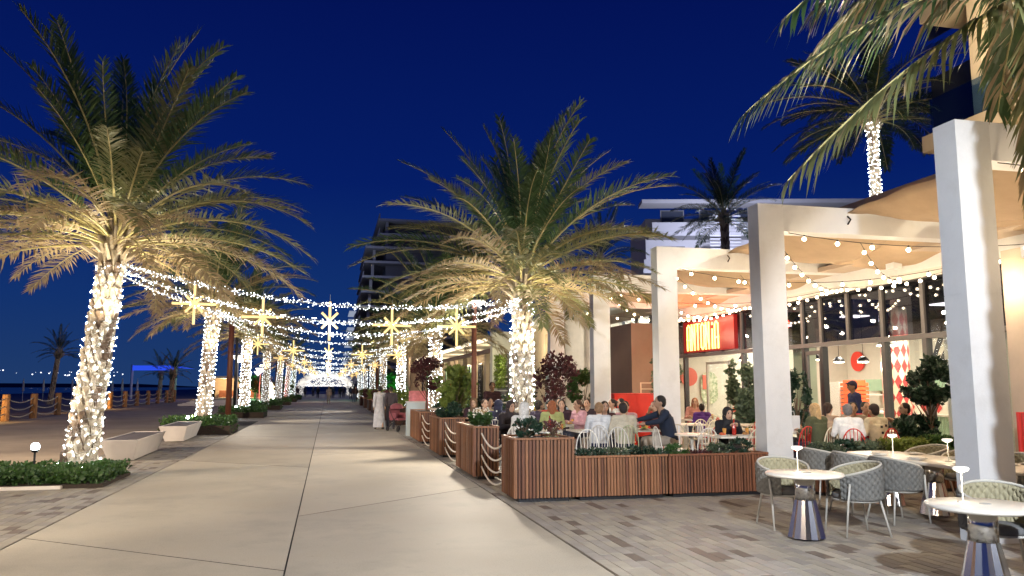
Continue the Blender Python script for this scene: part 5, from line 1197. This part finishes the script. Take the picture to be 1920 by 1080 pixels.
for kd in KINDS:
    jobs[('b', kd)] = mk_body(kd, .013); jobs[('tL', kd)] = mk_top(kd, .016); jobs[('p', kd)] = mk_pants(kd, .018); jobs[('sh', kd)] = mk_shoes(kd, .014)
    if kd not in ('carry', 'stand'): jobs[('tS', kd)] = mk_top(kd, .016, False)
for kd in ('sit', 'sitphone', 'stand', 'walk'): jobs[('r', kd)] = mk_robe(kd, .018)
for stl in ('short', 'long', 'bun', 'cap', 'hijab'): jobs[('h', stl)] = mk_hair((0, 0, 0), stl, .011)
dg = bpy.context.evaluated_depsgraph_get(); PMESH = {}
for k2, o in jobs.items():
    me = bpy.data.meshes.new_from_object(o.evaluated_get(dg)); me.materials.clear(); me.materials.append(STEEL)
    me.polygons.foreach_set('use_smooth', [True] * len(me.polygons)); PMESH[k2] = me
for o in list(tmpc.objects): bpy.data.objects.remove(o)
bpy.data.collections.remove(tmpc)
b = MB(); [b.ball((s * .030, .083, .012), .0105, 8, 6) for s in (-1, 1)]; EYES = b.mesh('eyes', mat('eye', (.02, .015, .012), .2), True)
b = MB(); [b.tube([(s * .016, .094, .032), (s * .032, .093, .038), (s * .048, .082, .034)], .0035, 4) for s in (-1, 1)]; BROWS = b.mesh('eyebrows', mat('brow', (.03, .02, .015), .8))
b = MB(); b.tube([(-.022, .084, -.058), (0, .092, -.057), (.022, .084, -.058)], .006, 5); LIPS = b.mesh('lips', mat('lips', (.35, .12, .09), .5), True)
SK = [mat('skin%s' % 'abc'[i], c, .55, noise=.05, scale=20) for i, c in enumerate([(.52, .33, .23), (.40, .24, .16), (.26, .15, .09)])]
CL = lambda c: mat('cloth_%d_%d_%d' % tuple(int(x * 100) for x in c), c, .85, noise=.2, scale=7, bump=.9, bscale=14)
def person(x, y, ang, kind, label, top, pants=(.04, .045, .07), hair='short', hc=(.02, .014, .01), skin=0, robe=None, short=False, z=DZ, sc=1.0, item=None, turn=0, near=True):
    t = thing('person', label, 'person', (x, y, z), radians(ang), None, sc)
    link('body', PMESH[('b', kind)], t, m=SK[skin]); J = pose(kind)
    if robe: link('robe', PMESH[('r', kind)], t, m=CL(robe))
    else:
        link('shirt', PMESH[('tS' if short else 'tL', kind)], t, m=CL(top)); link('trousers', PMESH[('p', kind)], t, m=CL(pants))
    link('shoes', PMESH[('sh', kind)], t, m=mat('shoe_leather', (.03, .025, .02), .5))
    o = link('headscarf' if hair == 'hijab' else ('cap' if hair == 'cap' else 'hair'), PMESH[('h', hair)], t, J['hed'], m=mat('hair_%d' % int(sum(hc) * 1000), hc, .7, noise=.3, scale=30))
    if near: link('eyes', EYES, t, J['hed']); link('eyebrows', BROWS, t, J['hed']); link('lips', LIPS, t, J['hed'])
    if item == 'phone': 
        p = V_(J['ha'][1]) + V_((-.05, .08, .05)); o = part('phone', BLACK, None, (-.038, .038, -.005, .005, -.075, .075)); M_ = Matrix.Rotation(radians(ang), 4, 'Z'); o.location = (M_ @ p) * sc + V_((x, y, z)); o.rotation_euler = (-.2, 0, radians(ang)); tag(o, 'smartphone held up by the woman in the navy headscarf', 'phone')
    return t
# near the long white table
person(6.28, 13.92, 78, 'sitreach', 'man in a dark blue jumper reaching across the long white table', (.012, .022, .05), (.36, .31, .25), 'short', (.01, .008, .008), 1, sc=1.10)
bistro(6.36, 13.90, R(78), 'white hoop backed chair under the man in the dark blue jumper', STEEL)
person(4.95, 14.18, -22, 'sit', 'fair haired man in a white shirt seen from behind at the long white table', (.66, .68, .70), (.03, .04, .10), 'short', (.22, .13, .07), 0)
bistro(4.94, 14.12, R(-22), 'white hoop backed chair under the fair haired man in the white shirt', STEEL)
person(5.38, 13.98, -6, 'sit', 'person in a cream top with dark hair seen from behind at the long white table', (.52, .48, .38), (.02, .02, .05), 'short', (.015, .01, .01), 1, near=False)
bistro(5.38, 13.92, R(-6), 'olive green hoop backed chair under the dark haired person in cream', GREENM)
person(5.5, 15.45, 172, 'sitphone', 'smiling woman with dark hair facing the camera behind the long white table', (.08, .03, .03), hair='long', skin=0); bistro(5.5, 15.52, R(172), 'cream hoop backed chair of the smiling woman at the long white table', CREAMM)
person(6.0, 15.5, 150, 'sit', 'man in a pink flowered shirt behind the long white table', (.55, .30, .30), skin=1, short=True); bistro(6.02, 15.56, R(150), 'cream hoop backed chair of the man in the flowered shirt', CREAMM)
person(6.6, 15.2, 118, 'sitface', 'person resting the chin on a raised hand left of the white column', (.22, .07, .07), skin=0); bistro(6.66, 15.2, R(118), 'red hoop backed chair of the person with a raised hand', REDM)
person(4.62, 16.2, -15, 'sit', 'woman in a pale green top with long reddish hair right of the palm trunk', (.40, .44, .18), hair='long', hc=(.25, .08, .03), near=False); bistro(4.62, 16.14, R(-15), 'white hoop backed chair of the red haired woman', STEEL)
person(5.55, 17.1, 110, 'sit', 'person in a pink top behind the fair haired man in white', (.55, .30, .34), hc=(.06, .03, .02)); bistro(5.6, 17.1, R(110), 'white hoop backed chair of the person in pink', STEEL)
person(5.3, 17.75, 160, 'sit', 'woman with long dark hair in dark clothes behind the person in pink', (.04, .02, .03), hair='long'); person(6.15, 18.4, 150, 'sit', 'dark dressed person with a bun in front of the red counter', (.05, .03, .04), hair='bun')
person(4.35, 16.55, -70, 'sit', 'man in dark purple just right of the lit palm trunk', (.06, .04, .07), skin=2, hair='short', near=False); bistro(4.3, 16.55, R(-70), 'cream hoop backed chair of the man in dark purple', CREAMM)
person(4.95, 17.7, 190, 'sit', 'person in a red top between the palm trunk and the thin reddish tree', (.4, .06, .04), skin=1)
bistro(5.3, 17.82, R(160), 'white hoop backed chair of the dark haired woman behind', STEEL); bistro(6.15, 18.48, R(150), 'cream hoop backed chair of the person with a bun', CREAMM); bistro(4.95, 17.78, R(190), 'red hoop backed chair of the person in the red top', REDM)
# left of the trunk
person(3.46, 14.12, -42, 'sit', 'woman in a white headscarf and white top seen from behind', (.68, .68, .66), hair='hijab', hc=(.70, .70, .68), near=False, robe=(.66, .66, .64)); bistro(3.42, 14.08, R(-42), 'white hoop backed chair in the gap between the planters', STEEL)
person(3.60, 15.85, 196, 'sit', 'woman in a black headscarf facing the camera left of the palm trunk', None, hair='hijab', hc=(.02, .012, .014), robe=(.02, .014, .016)); bistro(3.58, 15.93, R(196), 'white hoop backed chair of the woman in the black headscarf', STEEL)
person(3.62, 17.05, -30, 'sitphone', 'woman in a navy headscarf holding up a phone left of the palm trunk', (.02, .02, .06), hair='hijab', hc=(.012, .014, .04), item='phone'); person(3.62, 18.65, 190, 'sit', 'person in a tan jacket at the table left of the palm trunk', (.30, .22, .12), hc=(.05, .03, .02))
person(3.6, 19.75, 160, 'sit', 'woman in a red headscarf behind the green planter bush', None, hair='hijab', hc=(.35, .03, .04), robe=(.05, .02, .03)); person(4.4, 18.7, 170, 'sit', 'person in dark red next to the tan jacket', (.2, .03, .04), skin=1); person(4.6, 19.6, 200, 'sitface', 'woman in brown resting a hand on her cheek behind the palm trunk', (.14, .08, .05), hair='long')
for (x, y, a, n_) in ((3.62, 16.98, -30, 'navy headscarf'), (3.62, 18.73, 190, 'tan jacket'), (3.6, 19.83, 160, 'red headscarf'), (4.4, 18.78, 170, 'dark red top'), (4.6, 19.68, 200, 'brown top')): bistro(x, y, R(a), 'white hoop backed chair of the guest in the %s' % n_, STEEL)
person(4.37, 21.3, 185, 'carry', 'standing waiter in a dark maroon shirt behind the diners on the left', (.05, .015, .02), (.02, .02, .02), skin=2, z=DZ)
t = thing('serving_tray', 'flat grey tray held by the waiter in maroon', 'tray', (4.37, 20.95, DZ + 1.14)); part('plate', MULL, t, (-.28, .28, -.18, .18, 0, .02)); part('rim', STEEL, t, (-.29, .29, -.19, -.181, 0, .035))
# by the sign and the shop glass
person(6.93, 13.02, 176, 'sitphone', 'woman in a black robe and headscarf looking down beside the white portal column', None, hair='hijab', hc=(.01, .01, .014), robe=(.008, .009, .015), sc=.94, skin=0); bistro(6.93, 13.1, R(176), 'red hoop backed chair under the woman in the black robe', REDM)
person(9.55, 19.6, 150, 'sit', 'woman in a pink top at the table below the red sign', (.60, .28, .22), hair='long', hc=(.3, .12, .05)); person(9.15, 18.4, -20, 'sit', 'child in a purple and blue top seen from behind below the red sign', (.10, .03, .22), hair='short', sc=.9, near=False)
bistro(9.55, 19.68, R(150), 'red hoop backed chair of the woman in pink below the sign', REDM); 
person(8.75, 14.3, 200, 'sit', 'dark haired woman with a shopping bag just right of the white portal column', (.02, .02, .03), hair='long', hc=(.015, .01, .01)); bistro(8.75, 14.38, R(200), 'pale hoop backed chair of the woman with the shopping bag', STEEL)
t = thing('shopping_bag', 'white paper shopping bag with a handle behind the planter', 'bag', (8.35, 13.2, DZ + .75)); part('body', WHITE, t, (-.14, .14, -.05, .05, 0, .30)); b = MB(); b.tube([(-.06, 0, .30), (-.05, 0, .38), (.05, 0, .38), (.06, 0, .30)], .006, 5); b.build('handle', STEEL, t)
person(8.55, 12.65, 15, 'sit', 'fair haired woman in an olive jacket behind the long planter', (.09, .10, .05), hair='long', hc=(.45, .30, .14), near=False); bistro(8.56, 12.58, R(15), 'cream hoop backed chair under the woman in olive', CREAMM)
person(9.0, 13.1, -60, 'sit', 'woman in a beige top with tied dark hair seen in profile', (.50, .36, .25), hair='bun', hc=(.03, .015, .01)); bistro(8.94, 13.12, R(-60), 'red hoop backed chair of the woman in beige', REDM)
person(8.72, 12.05, -25, 'sit', 'grey haired man in a white shirt seen from behind, behind the long planter', (.70, .70, .68), hair='short', hc=(.16, .15, .15), near=False); bistro(8.70, 11.98, R(-25), 'red hoop backed chair under the grey haired man in white', REDM)
person(9.28, 12.02, 8, 'sit', 'man in a cream shirt with black printed patches seen from behind', (.62, .55, .40), hair='short', hc=(.03, .02, .02), short=True, near=False, skin=1); bistro(9.28, 11.95, R(8), 'red hoop backed chair under the man in the printed shirt', REDM)
b = MB()
for (px, pz) in ((-.08, .90), (.02, .92), (.09, .90), (.06, .82), (-.06, .80)): b.box(px - .016, px + .016, -.148, -.128, pz - .02, pz + .02)
b.build('shirt_print', BLACK, [o for o in bpy.data.objects if o.get('label', '').startswith('man in a cream shirt')][0])
person(9.75, 13.35, 150, 'sit', 'dark haired man behind the grey haired man in white', (.32, .26, .2), skin=1); person(10.35, 13.85, 170, 'sit', 'man in a red shirt at the table by the shop glass', (.45, .03, .03), skin=1)
bistro(9.76, 13.43, R(150), 'red hoop backed chair of the dark haired man', REDM); bistro(10.35, 13.93, R(170), 'red hoop backed chair of the man in the red shirt', REDM)
person(10.72, 14.6, 75, 'stand', 'waiter in navy with a dark cap walking past the shop glass', (.015, .025, .09), (.015, .02, .07), 'cap', (.015, .012, .04), 2, sc=1.0)
for (x, y, a, kd, lb, tp, hr, hcc) in ((5.05, 20.2, 200, 'sit', 'diner in mustard yellow behind the pink topped person', (.35, .22, .05), 'short', (.02, .015, .01)), (5.9, 20.0, 160, 'sitphone', 'diner in pale blue looking at a phone before the red counter', (.30, .38, .48), 'long', (.05, .03, .02)),
        (6.9, 18.4, 100, 'sitface', 'diner in white leaning on one hand before the red counter', (.6, .6, .58), 'bun', (.02, .012, .01)), (7.35, 19.1, 95, 'sit', 'diner in maroon right of the red counter', (.16, .03, .04), 'short', (.015, .01, .01)),
        (4.1, 20.4, 190, 'sit', 'diner in grey beneath the maroon waiter', (.16, .16, .17), 'short', (.02, .015, .01)), (10.4, 12.6, 80, 'sitphone', 'diner in a pale green shirt by the glass behind the long planter', (.35, .42, .3), 'short', (.03, .02, .015))):
    person(x, y, a, kd, lb, tp, hair=hr, hc=hcc, skin=rnd.randrange(2), near=True)
    bistro(x - sin(radians(-a)) * 0 , y + .06, R(a), 'hoop backed chair of the ' + lb.split(' behind')[0].split(' before')[0].split(' by ')[0], STEEL)
# walkers
person(2.05, 32.5, 8, 'walk', 'man in a long white robe walking with a dark cap', None, hair='cap', hc=(.015, .015, .02), robe=(.66, .67, .70), z=0); person(2.5, 32.4, 0, 'walk', 'companion in dark clothes behind the stroller', (.06, .05, .06), (.02, .02, .03), 'short', z=0)
person(.12, 82, 180, 'walk', 'lone woman walking towards the camera in the middle of the promenade', (.42, .36, .34), (.30, .26, .22), 'long', z=0, short=True)
r = random.Random(9)
wl = ['dark walker left of the group in front of the light tunnel', 'dark walker second from the left before the light tunnel', 'dark walker third from the left before the light tunnel', 'dark walker in the middle before the light tunnel', 'dark walker just right of the middle before the light tunnel', 'dark walker fourth from the right before the light tunnel', 'dark walker third from the right before the light tunnel', 'dark walker second from the right before the light tunnel', 'rightmost dark walker before the light tunnel', 'dark walker beside the green bush', 'walker in jeans beside the right hand planters far away', 'dark figure deep in the light tunnel']
for i, (px, yy) in enumerate(((-5.0, 128), (-3.9, 124), (-3.0, 130), (-.9, 121), (.9, 118), (1.3, 119), (2.3, 122), (2.9, 126), (3.6, 112), (3.6, 92), (3.3, 88), (-1.9, 140))):
    person(px - .5, yy, 180 if i % 2 else 0, 'walk' if i % 3 else 'stand', wl[i], [(.02, .02, .025), (.05, .03, .04), (.03, .04, .08)][i % 3], (.02, .02, .03) if i != 10 else (.08, .12, .2), 'short' if i % 2 else 'long', z=0, near=False)
for i, (x, y, lb) in enumerate(((-15.6, 118, 'dark robed figure in front of the beach kiosk'), (-16.4, 117, 'figure in red beside the beach kiosk'), (-17.2, 119, 'pale dressed figure at the left end of the beach kiosk'), (-11.2, 104, 'dark figure between the lamp posts on the left plaza'), (-10.6, 103, 'second dark figure between the lamp posts on the left plaza'))):
    person(x, y, 40 * i, 'stand', lb, [(.02, .02, .02), (.3, .03, .03), (.4, .3, .25), (.02, .02, .03), (.03, .03, .05)][i], hair='short', robe=(.02, .02, .025) if i == 0 else None, z=0, near=False)
# wall speaker and camera on the canopy
t = thing('wall_speaker', 'small white speaker on the soffit above the shop glass', 'speaker', (11.3, 13.9, 4.1)); part('box', WHITE, t, (-.1, .1, -.12, .12, 0, .2)); part('bracket', WHITE, t, (-.02, .02, -.02, .02, .2, .32))
t = thing('wall_speaker', 'small white speaker hanging under the sails at the right edge', 'speaker', (10.6, 9.95, 3.7)); part('box', WHITE, t, (-.1, .1, -.12, .12, 0, .2)); part('bracket', WHITE, t, (-.02, .02, -.02, .02, .2, .6))
